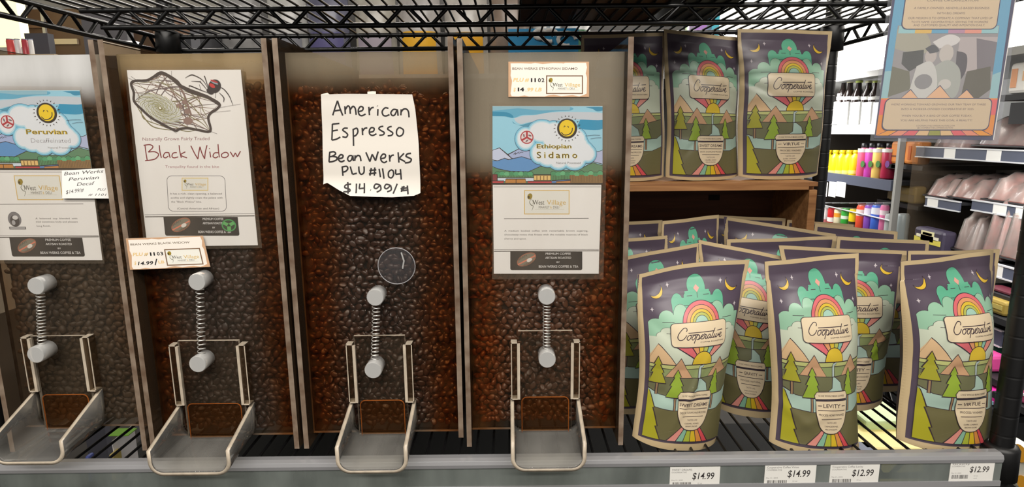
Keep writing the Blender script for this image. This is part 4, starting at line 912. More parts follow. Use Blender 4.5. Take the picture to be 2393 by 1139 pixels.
# this tag leans from the divider edge at its left to the card at its right
yl, yr = .0082, YL-.004
Q = [un(*qd[0], yl), un(*qd[1], yr), un(*qd[2], yr), un(*qd[3], yl)]; nq = np.cross(Q[1]-Q[0], Q[3]-Q[0]); nq /= np.linalg.norm(nq); nq = nq if nq[1] < 0 else -nq
def tilt_fn(V):
    d = ((V[:, :1]-W0/2)/FPX)*RIGHT+((V[:, 1:]-H0/2)/FPX)*DOWN+FWD
    P = CAM+(((Q[0]-CAM)@nq)/(d@nq))[:, None]*d; return P+nq*.0001, np.tile(nq, (len(P), 1))
tt = thing('price_tag', tuple(sum(Q)/4), 'tan-bordered price tag overlapping the bottom of the spider card', 'price tag')
MB().prism([tilt_fn(np.array([q]))[0][0]-nq*.0002 for q in qd], tuple(-nq*.0004)).build('paper', M_paper, tt)
print_mesh('print', a.mesh(400), tilt_fn, M_pap, tt, 3e-5)
# ---- handwritten note
HW = [[(165, 262), (190, 185), (215, 112)], [(215, 112), (240, 190), (268, 264)], [(180, 216), (252, 206)], [(290, 168), (294, 250)], [(294, 205), (320, 166), (340, 184), (345, 246)], [(345, 205), (372, 170), (396, 190), (405, 256)], [(425, 225), (468, 212), (476, 182), (450, 172), (428, 205), (434, 250), (462, 266), (502, 248)], [(535, 175), (541, 260)], [(541, 218), (560, 188), (586, 180)], [(628, 198), (625, 266)], [(621, 164), (625, 168)],
 [(736, 190), (700, 186), (672, 222), (682, 260), (712, 268), (746, 254)], [(822, 205), (786, 202), (760, 236), (776, 264), (802, 254), (826, 208), (834, 266)], [(866, 200), (862, 262)], [(863, 232), (888, 200), (918, 197), (940, 224), (946, 282)],
 [(160, 350), (155, 516)], [(160, 352), (232, 344)], [(158, 422), (216, 412)], [(155, 516), (200, 506), (242, 484)], [(318, 394), (282, 394), (266, 414), (296, 436), (316, 460), (300, 486), (262, 480)], [(372, 400), (378, 576)], [(375, 406), (410, 394), (421, 430), (402, 465), (378, 476)], [(465, 390), (470, 466)], [(470, 422), (490, 396), (518, 390)], [(535, 436), (578, 426), (587, 396), (560, 388), (540, 412), (542, 452), (572, 468), (612, 450)],
 [(682, 374), (650, 380), (636, 400), (662, 420), (690, 438), (680, 460), (640, 466)], [(768, 376), (740, 382), (726, 402), (752, 422), (778, 442), (766, 466), (726, 472)], [(845, 384), (820, 412), (819, 456), (846, 476), (880, 456), (886, 410), (845, 384)],
 [(135, 640), (128, 738)], [(130, 642), (176, 634), (196, 656), (162, 680), (136, 686)], [(162, 682), (206, 690), (206, 716), (166, 734), (126, 739)], [(225, 706), (264, 696), (271, 672), (246, 665), (226, 692), (230, 722), (256, 736), (288, 722)], [(366, 675), (336, 676), (318, 706), (332, 731), (356, 720), (371, 680), (377, 731)], [(395, 670), (392, 728)], [(394, 702), (420, 673), (445, 682), (456, 731)],
 [(505, 640), (546, 736)], [(546, 736), (570, 660)], [(570, 660), (604, 726)], [(604, 726), (631, 632)], [(655, 706), (698, 696), (706, 668), (682, 658), (658, 688), (663, 726), (692, 746), (722, 730)], [(745, 665), (751, 736)], [(751, 702), (768, 674), (792, 668)], [(835, 640), (843, 746)], [(896, 650), (845, 702)], [(845, 702), (907, 736)], [(967, 650), (930, 656), (916, 680), (946, 696), (970, 712), (954, 740), (904, 748)],
 [(262, 785), (269, 882)], [(262, 790), (308, 784), (319, 810), (296, 836), (268, 843)], [(345, 785), (366, 866)], [(366, 866), (412, 855)], [(432, 785), (436, 840), (456, 866), (484, 846), (486, 784)], [(560, 800), (545, 880)], [(596, 795), (590, 880)], [(540, 826), (612, 820)], [(535, 862), (612, 850)], [(640, 810), (653, 896)], [(675, 805), (689, 911)], [(760, 820), (736, 846), (737, 890), (766, 902), (787, 870), (782, 830), (760, 820)], [(810, 815), (808, 866)], [(808, 866), (862, 860)], [(858, 812), (866, 919)],
 [(356, 965), (302, 974), (296, 1000), (344, 1016), (346, 1036), (285, 1041)], [(320, 945), (336, 1059)], [(410, 960), (416, 1056)], [(445, 960), (441, 1011)], [(441, 1011), (492, 1005)], [(490, 955), (499, 1056)], [(556, 1024), (562, 1027)], [(650, 975), (608, 965), (591, 996), (616, 1010), (650, 978)], [(652, 972), (662, 1020), (622, 1045)], [(756, 978), (714, 968), (698, 998), (722, 1012), (756, 981)], [(758, 976), (768, 1022), (728, 1042)],
 [(826, 962), (790, 1061)], [(880, 988), (872, 1044)], [(896, 984), (890, 1030)], [(862, 1012), (936, 1002)], [(866, 1032), (944, 1024)], [(930, 980), (941, 1066)]]
a = Art().at(740, 210, 4.3808); NP = [(46, 48), (120, 36), (300, 40), (575, 15), (605, 18), (606, 42), (980, 48), (1010, 200), (1045, 560), (1066, 1056), (1000, 1082), (780, 1096), (360, 1080), (240, 1025), (110, 950), (72, 966), (62, 600)]
a.poly([(600, 44)]+NP[6:14]+[(110, 952), (72, 968), (62, 600), (46, 50), (300, 42)], (218, 212, 203)); pen(a, HW, 16, (46, 42, 42))
nt = thing('handwritten_note', tuple(un(865, 340, YL)), 'white handwritten paper note with curled lower edge on the oily dispenser', 'note')
def note_fn(V):
    P, n = plane_fn(YL, .0012)(V); q = (V-np.array((740, 210)))*4.3808
    lo = np.clip((q[:, 1]-860)/230, 0, 1)**2*.011*(1-.55*np.clip(q[:, 0]/1000, 0, 1)); tp = np.clip((120-q[:, 1])/120, 0, 1)**2*.002
    P = P.copy(); P[:, 1] -= lo+tp+.0006*np.sin(q[:, 1]/90); n = n.copy(); n[:, 2] = -lo*14; n /= np.linalg.norm(n, axis=1)[:, None]; return P, n
print_mesh('paper', a.mesh(5), note_fn, M_pap, nt, 7e-5)
b_ = Art().at(740, 210, 4.3808); b_.poly([(520, 20), (575, 14), (606, 17), (607, 60), (520, 60)], (228, 224, 212)); b_.poly([(46, 46), (110, 30), (150, 60), (46, 70)], (226, 222, 210))
print_mesh('tape_tab', b_.mesh(30), plane_fn(YL, .0006), M_pap, nt, 3e-5)
# ---- shelf-edge price tags, slid into the channel
def shelf_tag(px0, py0, px1, name1, name2, price, label):
    p0, p1 = un(px0, py0, -.0106), un(px1, py0-1, -.0106); w = p1[0]-p0[0]; h = .0325
    t = thing('shelf_price_tag', tuple(p0), label, 'price tag', 'white shelf-edge price tags')
    MB().box((p0[0], -.0111, p0[2]-h), (p1[0], -.0107, p0[2])).build('paper', M_paper, t)
    a = Art(); a.T = lambda P: P/1000.*w*1.; a.rect(0, 0, 1000, 1000*h/w, (222, 220, 214)); k = 1000
    a.text(name1, 40, 82, 44, (96, 92, 92), width=400 if len(name1) < 16 else 620); a.text(name2, 34, 136, 34, (110, 106, 106), width=300)
    a.text(price, 450, 270, 150, (54, 50, 50), width=440, bold=.012, shear=.15); a.text('May 21, 2025', 34, 300, 26, (110, 106, 104), width=230)
    x = 60; rg = np.random.default_rng(len(name1))
    while x < 430: ww = rg.choice((5, 8, 14)); a.rect(x, 335, x+ww, 430, (70, 66, 66)); x += ww+rg.choice((5, 8, 12))
    a.text('12 oz', 560, 372, 26, (110, 106, 104), width=90); a.text('each', 560, 430, 26, (110, 106, 104), width=80)
    print_mesh('print', a.mesh(1), lambda V: (np.c_[p0[0]+V[:, 0], np.full(len(V), -.01118), p0[2]-V[:, 1]], np.tile([0., -1, 0], (len(V), 1))), M_pap, t, 2e-5)
shelf_tag(1566, 1092, 1683, 'SWEET DREAMS', 'COOPERATIVE', '$14.99', 'white shelf price tag below the left front coffee bag')
shelf_tag(1788, 1086, 1908, 'Cooperative Coffee Virtue', 'COOPERATIVE', '$14.99', 'white shelf price tag below the left corner of the middle front bag')
shelf_tag(1941, 1085, 2056, 'Cooperative Coffee Levity', 'COOPERATIVE', '$12.99', 'white shelf price tag reading 12.99 below the gap between middle and right bags')
shelf_tag(2222, 1079, 2325, 'Gravity', 'COOPERATIVE', '$12.99', 'white shelf price tag at the right end of the rail beside the post')
# ---- hanging poster
a = Art().at(2050, 0, 3.35); KB = (206, 184, 152); NV = (78, 76, 98); BL = (106, 160, 186); BT = (150, 186, 188)
a.poly([(150, -260), (1118, -250), (905, 1100), (-22, 1078)], NV)
a.T = lambda P: np.c_[2050+(P[:, 0]-P[:, 1]*.142)/3.35, P[:, 1]/3.35]     # upright coordinates of the sheet
a.clip = (138, -240, 1050, 1062)
a.rect(138, -240, 1050, 1062, BL); a.poly(spline([(138, 560), (200, 560), (290, 610), (340, 690), (330, 800), (138, 830)], 4), BT); a.poly(spline([(1050, 560), (960, 600), (900, 660), (870, 800), (1050, 860)], 4), BT)
a.rect(190, 200, 985, 770, (150, 146, 144))           # photograph: two people at work
a.poly(spline([(190, 230), (320, 210), (420, 260), (470, 360), (420, 420), (260, 400), (190, 380)], 4), (164, 160, 142)); a.poly([(260, 410), (420, 390), (430, 500), (330, 560), (260, 500)], (84, 84, 80)); a.poly([(190, 520), (330, 560), (360, 700), (190, 760)], (116, 114, 96))
a.poly([(690, 290), (985, 290), (985, 540), (690, 590)], (178, 168, 164)); a.poly([(820, 300), (985, 330), (985, 560), (860, 560)], (126, 120, 122)); a.poly([(780, 560), (960, 520), (985, 700), (900, 770), (760, 770)], (104, 100, 88))
a.poly(spline([(480, 330), (600, 270), (690, 300), (660, 350), (540, 380)], 4), (206, 202, 196)); a.ell(600, 420, 56, 72, (190, 182, 172), 18); a.poly(spline([(680, 400), (760, 430), (770, 560), (720, 640), (690, 560)], 4), (96, 92, 94)); a.poly(spline([(520, 520), (620, 470), (720, 540), (740, 680), (700, 770), (560, 770)], 4), (166, 168, 158)); a.ell(480, 440, 46, 58, (182, 172, 164), 16); a.poly(spline([(430, 380), (490, 350), (540, 400), (470, 420)], 4), (90, 90, 92)); a.poly(spline([(380, 520), (480, 480), (540, 560), (560, 700), (500, 770), (340, 770)], 4), (196, 194, 186)); a.ell(450, 640, 70, 60, (138, 136, 134), 14); a.ell(620, 660, 50, 40, (196, 190, 180), 14)
for i, c in enumerate(((150, 190, 190), (214, 176, 96), (106, 160, 186), (180, 140, 158), (222, 150, 130), (150, 190, 190))): a.rect(200+i*130, 205, 330+i*130, 262, c)
for cx, s in ((360, 85), (585, 115), (800, 85)): a.shape([(cx-s, 790), (cx, 790-s*1.05), (cx+s, 790)], (222, 176, 136), NV, 6)
a.rect(138, 770, 1050, 1062, (224, 140, 60)); 
for x0, x1, c in ((138, 260, (222, 104, 104)), (930, 1050, (222, 104, 104))): a.rect(x0, 780, x1, 900, c)
for i, c in enumerate(((228, 152, 62), (224, 140, 110), (218, 96, 100), (216, 180, 130), (148, 148, 66), (216, 180, 130), (218, 96, 100), (224, 140, 110), (228, 152, 62))): u0, u1 = 138+i*101, 138+(i+1)*101; a.shape([(594+(u0-594)*.78, 1015), (594+(u1-594)*.78, 1015), (u1, 1064), (u0, 1064)], c, NV, 5)
a.poly(rrp(170, 768, 1010, 1022, 46), NV); a.poly(rrp(177, 775, 1003, 1015, 42), KB)
a.poly(rrp(215, -230, 965, 232, 46), NV); a.poly(rrp(222, -224, 958, 225, 42), KB); a.clip = None
tx = (112, 100, 98)
for t, y, w in (('COOPERATIVE COFFEE ROASTERS', -150, 560), ('IS A WORKER OWNED', -60, 400), ('COFFEE ORGANIZATION', 12, 400), ('A FAMILY-OWNED, ASHEVILLE-BASED BUSINESS', 72, 590), ('WITH BIG DREAMS', 112, 220), ('OUR MISSION IS TO OPERATE A COMPANY THAT LIVES UP', 150, 660), ('TO ITS NAME: COOPERATIVELY, SERVING THE WORKERS', 180, 600), ('AND CUSTOMERS QUALITY AND INTENTION DAILY.', 206, 560)): a.text(t, 590, y, 17, tx, width=w, align='c')
for t, y, w in (("WE'RE WORKING TOWARD GROWING OUR TINY TEAM OF THREE", 826, 740), ('INTO A WORKER-OWNED COOPERATIVE BY 2025.', 862, 570), ('WHEN YOU BUY A BAG OF OUR COFFEE TODAY,', 914, 550), ('YOU ARE HELPING MAKE THIS GOAL A REALITY!', 950, 560), ('COOPERATIVECOFFEEROASTERS.COM', 990, 300), ('@COOPERATIVECOFFEEROASTERS', 1006, 280)): a.text(t, 590, y, 15 if y < 970 else 10, tx, width=w, align='c')
po = thing('hanging_poster', tuple(un(2200, 100, -.02)), 'blue and tan printed poster in a clear sleeve hanging at the upper right', 'poster')
YPO = -.020
slab('paper', [(2094, -78), (2385, -76), (2322, 327), (2043, 322)], YPO, .0004, M_paper, po)
print_mesh('print', a.mesh(400), plane_fn(YPO-.0004, 6e-5), M_pap, po, 3e-5)
slab('plastic_sleeve', [(2086, -90), (2395, -88), (2332, 338), (2033, 329)], YPO-.0022, .0004, mat_clear('poster_sleeve', (.96, .96, .97), haze=.035, hazecol=(225, 228, 232), gloss=1.3, rough=.12), po)
slab('plastic_sleeve', [(2086, -90), (2395, -88), (2332, 338), (2033, 329)], YPO+.0012, .0004, mat_clear('poster_sleeve'), po)
for px in (2130, 2350): q = un(px, -70, YPO); MB().tube([q, (q[0], .002, .556)], .0012, 6).build('hanging_wire', M_spring, po)
# ================================================================= refrigerated wall to the right
XW = 1.80                                   # plane of its shelf fronts
M_dk = mat('cooler_dark', (34, 35, 38), .5); M_wht = mat('cooler_white', (232, 232, 230), .4); M_steel = mat('brushed_steel', (168, 168, 165), .35, metal=.1)
M_slate = mat('slate_ticket_strip', (84, 90, 108), .35); M_tick = mat('white_ticket', (236, 236, 232), .6); M_trim = mat('white_trim', (214, 216, 220), .35)
M_led = mat('lit_canopy', (255, 250, 240), .5, emit=4)
mc = thing('meat_cooler', (2.25, 1.3, -.95), 'dark refrigerated meat case with slate ticket strips at the right edge', 'cooler')
ck = thing('drinks_cooler', (2.2, 2.5, -.95), 'open refrigerated drinks cooler with bright white canopy beyond the shelf', 'cooler')
P1 = unx(2085, 430, XW); yA, yB = 3.6, P1[1]            # far and near end of the drinks section
YM = unx(2098, 430, XW)[1]                              # steel mullion
MB().box((2.62, YM, -.95), (2.70, yA, 1.45)).build('back_panel', M_wht, ck)
MB().box((1.85, YM, -.95), (2.65, yA, -.62)).build('base', M_dk, ck)
MB().box((1.78, .2, .66), (2.70, yA, 1.10)).build('canopy', M_led, ck)
MB().box((1.76, .2, .632), (2.70, yA, .66)).build('canopy_rail', M_steel, ck)
area('cooler_lamp', (1.95, 2.75, .62), (.12, 1.2), 9, (1, 1, 1), aim=(.35, 0, -1))
area('cooler_lamp_front', (1.70, 2.6, .70), (.10, 1.4), 7, (1, 1, 1), aim=(.6, 0, -1))
def cshelf(pxl, pxr, name, m=M_wht, th=.022, depth=.7):
    a, b = unx(*pxl, XW), unx(*pxr, XW); z = (a[2]+b[2])/2
    return MB().box((XW, min(a[1], b[1]), z-th), (XW+depth, yA if m is M_wht else max(a[1], b[1]), z)).build(name, m, ck), z
zs1 = unx(2000, 293, XW)[2]; zs2 = unx(2040, 418, XW)[2]; zs3 = unx(2000, 560, XW)[2]
for z, nm, mm in ((zs1, 'shelf', M_wht), (zs2, 'shelf', M_dk), (zs3, 'shelf', M_dk)):
    s_ = MB().box((XW+.005, YM+.03, z-.02), (2.62, yA, z)).build(nm, mm, ck)
    MB().box((XW-.012, YM+.03, z-.045), (XW+.004, yA, z+.004)).build('ticket_strip', M_wht if nm == 'shelf' and z == zs1 else M_slate, s_)
area('meat_case_fill', (1.95, 1.0, .60), (.12, 1.6), 22, (1, .98, .96), aim=(.2, 0, -1))  # unseen fill light added to lighten the meat case
# dark panels behind the drinks, shade put into their colour
MB().box((2.25, YM+.03, zs2), (2.27, yA, zs1-.02)).build('shade_back', mat('shade_brown_back', (52, 42, 36), .8), ck)
MB().box((2.25, YM+.03, zs3), (2.27, yA, zs2-.02)).build('shade_back', mat('shade_brown_back'), ck)
MB().box((XW-.015, YM-.009, -.9), (XW+.012, YM+.009, .66)).build('mullion', M_steel, ck)
def bottle(px, pyt, pyb, w, body, cap, label, cat, grp, kind, capf=.12, white=None, depth=.0):
    t = unx(px, pyt, XW+.05+depth); b = unx(px, pyb, XW+.05+depth); H = t[2]-b[2]; r = w/2; o = np.array((b[0], b[1], b[2]))
    th = thing(kind, tuple(o), label, cat, grp)
    if kind == 'beer_bottle': pr = [(r*.9, 0), (r, .006), (r, H*.64), (r*.92, H*.70), (r*.5, H*.82), (r*.42, H*.95)]
    else: pr = [(r*.92, 0), (r, .006), (r, H*.72), (r*.86, H*.80), (r*.55, H*.86), (r*.52, H*.90)]
    MB().lathe(o, pr, 16).build('bottle_body', body, th)
    MB().lathe(o, [(r*.58, H*(1-capf)), (r*.60, H*(1-capf)+.002), (r*.60, H-.002), (r*.5, H)], 16).build('cap', cap, th)
    if white is not None: MB().lathe(o, [(r*1.02, H*white[0]), (r*1.03, H*white[1])], 16).build('bottle_label', white[2], th)
    return th
P_ = lambda n, c, **k: mat(n, c, k.pop('rough', .35), **k)
C_blk = P_('black_cap', (26, 26, 30)); C_yel = P_('yellow_cap', (236, 206, 30)); C_beer = P_('dark_beer_glass', (36, 26, 24), rough=.12)
pos = ['farthest left', 'second from left', 'middle', 'second from right', 'rightmost']
for i, px in enumerate((1964, 1979, 1999, 2022, 2039)):
    bottle(px, 190, 290, .060, C_beer, P_('beer_cap_%d' % (i % 2), ((176, 190, 90), (200, 196, 160))[i % 2]), '%s dark bottle in the row of five on the white cooler shelf' % pos[i], 'bottle', 'dark bottles on the cooler shelf', 'beer_bottle', .05, (.56, .635, M_tick))
for i, (px0, px1) in enumerate(((1935, 1958), (1960, 1984), (1987, 2011), (2014, 2038), (2040, 2058))):
    a, b = unx(px0, 291, XW+.015), unx(px1, 291, XW+.015); t_ = unx(px0, 240, XW+.015)
    c = thing('drinks_carton', tuple((a+b)/2), ('leftmost white carton with a green edge in front of the dark bottles', 'white carton, second from left, in front of the dark bottles', 'white carton in the middle before the dark bottles', 'white carton, second from right, in front of the dark bottles', 'rightmost white carton, partly behind the poster edge')[i], 'carton', 'white cartons on the cooler shelf')
    MB().box((XW+.004, b[1]+.004, a[2]), (XW+.02, a[1]-.004, t_[2])).build('carton_front', M_wht, c)
    if i == 0: MB().box((XW+.002, b[1]+.07, a[2]+.01), (XW+.004, a[1]-.006, t_[2]-.02)).build('print_patch', P_('teal_print', (70, 170, 140)), c)
nm = ('leftmost yellow drink bottle right of the shelf post', 'second yellow drink bottle right of the shelf post', 'third yellow drink bottle in the cooler row', 'fourth yellow drink bottle in the cooler row', 'last yellow drink bottle, beside the pink one')
for i, px in enumerate((1932, 1949, 1965, 1981, 1997)):
    bottle(px, 351, 418, .062, P_('yellow_drink', (244, 216, 20)), C_yel, nm[i], 'bottle', 'yellow drinks on the cooler shelf', 'juice_bottle', .10, (.18, .30, P_('pale_yellow_label', (246, 236, 130))))
for px, body, lb in ((2016, (226, 92, 128), 'pink drink bottle with a black cap, next to the yellow ones'), (2034, (196, 70, 176), 'magenta drink bottle with a black cap'), (2052, (240, 204, 110), 'pale yellow drink bottle with a black cap and green fruit print'), (2074, (176, 40, 74), 'dark red drink bottle with a black cap and white lettering')):
    t = bottle(px, 334, 417, .066, P_('drink_%d' % px, body), C_blk, lb, 'bottle', 'smoothie bottles on the cooler shelf', 'juice_bottle', .13, (.74, .84, M_tick))
    q = unx(px, 384, XW+.012); MB().lathe(q, [(.0165, -.002), (.0165, .001)], 12, axis=(1, 0, 0)).build('fruit_print', P_('fruit_print_%d' % (px % 3), ((70, 120, 60), (110, 60, 130), (90, 130, 50))[px % 3]), t)
b = bottle(1879, 353, 414, .060, P_('red_white_drink', (236, 232, 226)), C_yel, 'red and white bottle seen left of the rear shelf post', 'bottle', None, 'juice_bottle', .10, (.55, .78, P_('red_label', (176, 50, 56))))
for i, (px, w) in enumerate(((1926, 21), (1947, 19), (1967, 24))):
    a, b = unx(px-w/2+1, 424, XW-.016), unx(px+w/2-1, 424, XW-.016); e = unx(px, 461-2*(i == 0), XW-.016)
    tag(MB().box((XW-.017, b[1], e[2]), (XW-.016, a[1], a[2])).build('shelf_ticket', M_tick), ('leftmost of three white tickets hanging under the yellow bottles', 'middle white ticket hanging under the yellow bottles', 'right white ticket hanging under the yellow bottles')[i], 'ticket', 'white tickets under the yellow bottles')
def can(px, pyt, w, c, label, tall=False, band=None):
    t = unx(px, pyt, XW+.05); H = .165 if tall else .125; r = w/2; o = np.array((t[0], t[1], t[2]-H))
    th = thing('slim_drink_can' if tall else 'drink_can', tuple(o), label, 'can', 'cans on the lower cooler shelf')
    MB().lathe(o, [(r*.8, 0), (r, .006), (r, H-.012), (r*.82, H-.001)], 16).build('can_body', P_('can_%d' % px, c), th)
    MB().lathe(o, [(r*.80, H-.004), (r*.84, H), (r*.76, H+.0005), (r*.74, H-.003)], 16).build('can_rim', M_steel, th)
    if band: MB().lathe(o, [(r*1.015, H*band[0]), (r*1.015, H*band[1])], 16).build('printed_band', P_('band_%d' % px, band[2]), th)
can(1914, 484, .058, (34, 120, 78), 'dark green can at the left of the can row', band=(.5, .62, (228, 232, 226)))
can(1931, 484, .058, (236, 236, 234), 'white can between the green and the red can', band=(.30, .45, (206, 120, 120)))
can(1948, 485, .056, (206, 40, 44), 'red can in the can row', band=(.36, .56, (240, 236, 232)))
can(1964, 486, .058, (238, 226, 190), 'white and orange can left of the bright green can', band=(.60, .78, (240, 160, 50)))
can(1981, 486, .058, (60, 170, 66), 'bright green can with a white eye print', band=(.52, .66, (228, 240, 226)))
can(1999, 488, .056, (240, 218, 30), 'yellow can at the end of the short cans', band=(.34, .46, (60, 56, 40)))
can(2018, 479, .060, (236, 86, 58), 'tall orange red can beside the yellow can', True, (.66, .86, (246, 226, 222)))
can(2036, 479, .056, (140, 84, 190), 'tall purple can between the orange red and blue ones', True, (.70, .90, (236, 228, 244)))
can(2054, 479, .060, (70, 110, 214), 'tall blue can between the purple and pink ones', True, (.72, .92, (236, 240, 250)))
can(2069, 479, .040, (238, 130, 180), 'tall pink can at the end of the can row', True, (.70, .84, (250, 232, 240)))
can(2083, 500, .050, (182, 188, 188), 'pale grey can left of the steel post', True); can(2111, 500, .058, (176, 186, 188), 'pale grey and teal can right of the steel post', True, (.1, .3, (110, 170, 176)))
wire = MB()
for k in range(9): p = unx(1905+k*20, 474, XW+.02); wire.tube([(XW+.02, p[1], p[2]-.002), (XW+.4, p[1], p[2]-.002)], .003, 5)
p0, p1 = unx(1900, 474, XW+.02), unx(2085, 474, XW+.02); wire.tube([(XW+.02, p0[1], p0[2]), (XW+.02, p1[1], p0[2])], .004, 6); wire.build('wire_rack', M_trim, ck)
def pkt(name, label, cat, px0, py0, px1, py1, X, c, dep=.06, grp=None, extra=None, rough=.4):
    a, b = unx(px0, py0, X), unx(px1, py1, X); y0, y1 = sorted((a[1], b[1])); z0, z1 = sorted((a[2], b[2]))
    t = thing(name, ((X+dep/2), (y0+y1)/2, z0), label, cat, grp)
    MB().box((X, y0, z0), (X+dep, y1, z1)).build('carton' if 'box' in name or 'carton' in name else 'wrapper', P_(name+'_%d_%d' % (px0, py0), c, rough=rough), t, bevel=min(.012, (z1-z0)*.2))
    if name != 'tray_handle' and name != 'display_box': MB().box((X-.015, y0-.06, z0-.022), (2.40, y1+.06, z0-.002)).build('shelf', M_dk, mc if X < XW+.03 else ck)
    for e in extra or ():
        u0, v0, u1, v1, cc = e; MB().box((X-.002, y1-(y1-y0)*u1, z1-(z1-z0)*v1), (X+.001, y1-(y1-y0)*u0, z1-(z1-z0)*v0)).build('print_patch', P_('pp_%d_%d_%d' % cc, cc), t)
    return t
pkt('juice_carton', 'orange carton left of the steel post', 'carton', 2083, 330, 2099, 384, XW+.04, (226, 140, 60), extra=[(0, .62, 1, .68, (120, 70, 40))])
pkt('juice_carton', 'orange carton right of the steel post', 'carton', 2116, 330, 2143, 386, XW+.04, (230, 142, 62), extra=[(.3, .2, .5, .8, (200, 104, 40))])
pkt('snack_box', 'tan box behind the steel post, above the grey cans', 'box', 2078, 428, 2134, 478, XW+.10, (172, 146, 84), extra=[(.0, .5, 1, .9, (150, 128, 80))])
# ---- chilled meat section, nearer to the viewer
MB().box((2.40, -.6, -.95), (2.46, YM-.03, .63)).build('back_panel', mat('case_back', (150, 152, 156), .45), mc)
MB().box((1.85, -.6, -.95), (2.40, YM-.03, -.70)).build('base', M_dk, mc)
gp = unx(2136, 450, XW-.03); MB().box((XW-.05, gp[1]-.003, -.55), (2.38, gp[1]+.003, .36)).build('end_glass', mat_clear('end_glass', haze=.05), mc)
def strip(pl, pr, X, tickets=(), h=.034):
    a, b = unx(*pl, X), unx(*pr, X); z = (a[2]+b[2])/2; y0, y1 = sorted((a[1], b[1]))
    s_ = MB().box((X+.002, y0, z-.012), (2.38, y1, z-.002)).build('shelf', M_dk, mc)
    r = MB().box((X-.004, y0, z-h), (X+.003, y1, z)).build('ticket_strip', M_slate, s_)
    m = MB(); m.box((X-.007, y0, z-.001), (X+.003, y1, z+.004)); m.box((X-.007, y0, z-h-.004), (X+.003, y1, z-h+.001)); m.build('strip_trim', M_trim, s_)
    for p0, p1 in tickets: q0, q1 = unx(p0, pl[1], X), unx(p1, pl[1], X); MB().box((X-.0055, q1[1], z-h+.001), (X-.0042, q0[1], z-.001)).build('ticket', M_tick, s_)
    return z
z1 = strip((2143, 351), (2420, 345), XW, ((2210, 2236), (2310, 2344)), .04)
z2 = strip((2165, 463), (2246, 472), XW-.03, ((2171, 2196),))
strip((2274, 472), (2420, 486), XW-.06, ((2326, 2358), (2380, 2400)))
strip((2255, 605), (2440, 640), XW-.12, ((2322, 2351),), .04)
strip((2240, 735), (2345, 775), XW-.20, (), .05)
def meat(px, py, X, l, w, h, c, label, ang=0, wrap=(222, 212, 206)):
    p = unx(px, py, X); t = thing('meat_package', tuple(p), label, 'meat package', 'wrapped meats in the cold case', rotz=0)
    n = 9; rows = []
    for i in range(n):
        u = i/(n-1)-.5; k = (1-(2*abs(u))**4)**.5; row = []
        for j in range(9):
            v = j/8-.5; kk = (1-(2*abs(v))**4)**.5
            row.append((p[0]+w*(v+.5), p[1]+l*u, p[2]+h*k*kk*(1+.25*math.sin(u*9+v*5))))
        rows.append(row)
    MB().grid(rows).build('meat', P_('meat_%d_%d_%d' % c, c, rough=.35, var=.35, vscale=30), t)
    MB().box((p[0]-.004, p[1]-l/2-.004, p[2]-.006), (p[0]+w, p[1]+l/2+.004, p[2])).build('tray', P_('meat_tray', (60, 58, 60)), t)
    MB().grid([[ (a-.002, b_, c_+.003) for a, b_, c_ in r] for r in rows]).build('plastic_wrap', mat_clear('plastic_wrap', haze=.22, hazecol=wrap, gloss=2.2, rough=.18), t)
meat(2192, 459, XW, .17, .26, .075, (150, 84, 78), 'wrapped meat slab at the left of the middle case shelf')
meat(2252, 463, XW, .17, .26, .075, (156, 90, 82), 'wrapped meat slab in the centre of the middle case shelf')
meat(2352, 471, XW-.03, .22, .26, .085, (158, 92, 84), 'wrapped meat slab at the right of the middle case shelf')
meat(2215, 345, XW+.05, .22, .22, .07, (140, 92, 96), 'bagged pinkish meat on the top case shelf, below the poster', wrap=(226, 216, 222)); meat(2345, 340, XW+.05, .30, .22, .09, (136, 90, 92), 'bagged meat on the top case shelf at the right frame edge', wrap=(232, 226, 230))
meat(2250, 585, XW-.06, .12, .22, .13, (122, 86, 80), 'bagged grey-pink meat left of the red one, above the right coffee bag'); meat(2312, 600, XW-.09, .10, .2, .17, (150, 66, 58), 'bagged red meat above the right end coffee bag'); meat(2368, 606, XW-.09, .14, .2, .17, (146, 88, 80), 'bagged meat with a white label strip at the right frame edge')
pkt('tea_box', 'dark purple box with a cream badge left of the bagged meat', 'box', 2137, 528, 2197, 600, XW-.10, (62, 56, 74), extra=[(.28, .10, .72, .52, (232, 226, 176)), (.05, .40, .95, .62, (220, 208, 92)), (.12, .28, .88, .42, (236, 232, 206)), (.34, .16, .66, .27, (150, 140, 60))])
pkt('tray_handle', 'black oval slot plate in the case back below the top shelf', 'plate', 2230, 396, 2268, 410, 2.36, (18, 18, 20), dep=.02)
# items low at the right, between the bags and the front post
pkt('snack_bag', 'olive yellow snack bag right of the right front coffee bag', 'snack', 2297, 690, 2345, 742, XW-.22, (150, 128, 60), extra=[(.1, .3, .9, .6, (176, 160, 90))])
pkt('snack_bag', 'dark maroon packet above the olive snack bag', 'snack', 2300, 672, 2372, 690, XW-.18, (96, 40, 52))
pkt('snack_bag', 'dark green carton low behind the right front coffee bag', 'snack', 2272, 795, 2330, 870, XW-.16, (26, 62, 52), extra=[])
pkt('snack_bag', 'pink and white rounded packet right of the right front coffee bag', 'snack', 2270, 812, 2309, 872, XW-.26, (232, 84, 160), extra=[(.14, .16, .84, .86, (222, 226, 230)), (.2, .4, .8, .5, (140, 180, 200))])
pkt('snack_bag', 'magenta packet with a blue and white foot near the front post', 'snack', 2288, 900, 2325, 952, XW-.30, (222, 40, 150), extra=[(.1, .66, .9, .92, (150, 200, 214))])
pkt('snack_bag', 'purple pink packet right of the front post', 'snack', 2372, 910, 2420, 960, XW-.30, (170, 70, 110), extra=[(0, .0, 1, .2, (226, 226, 230))])
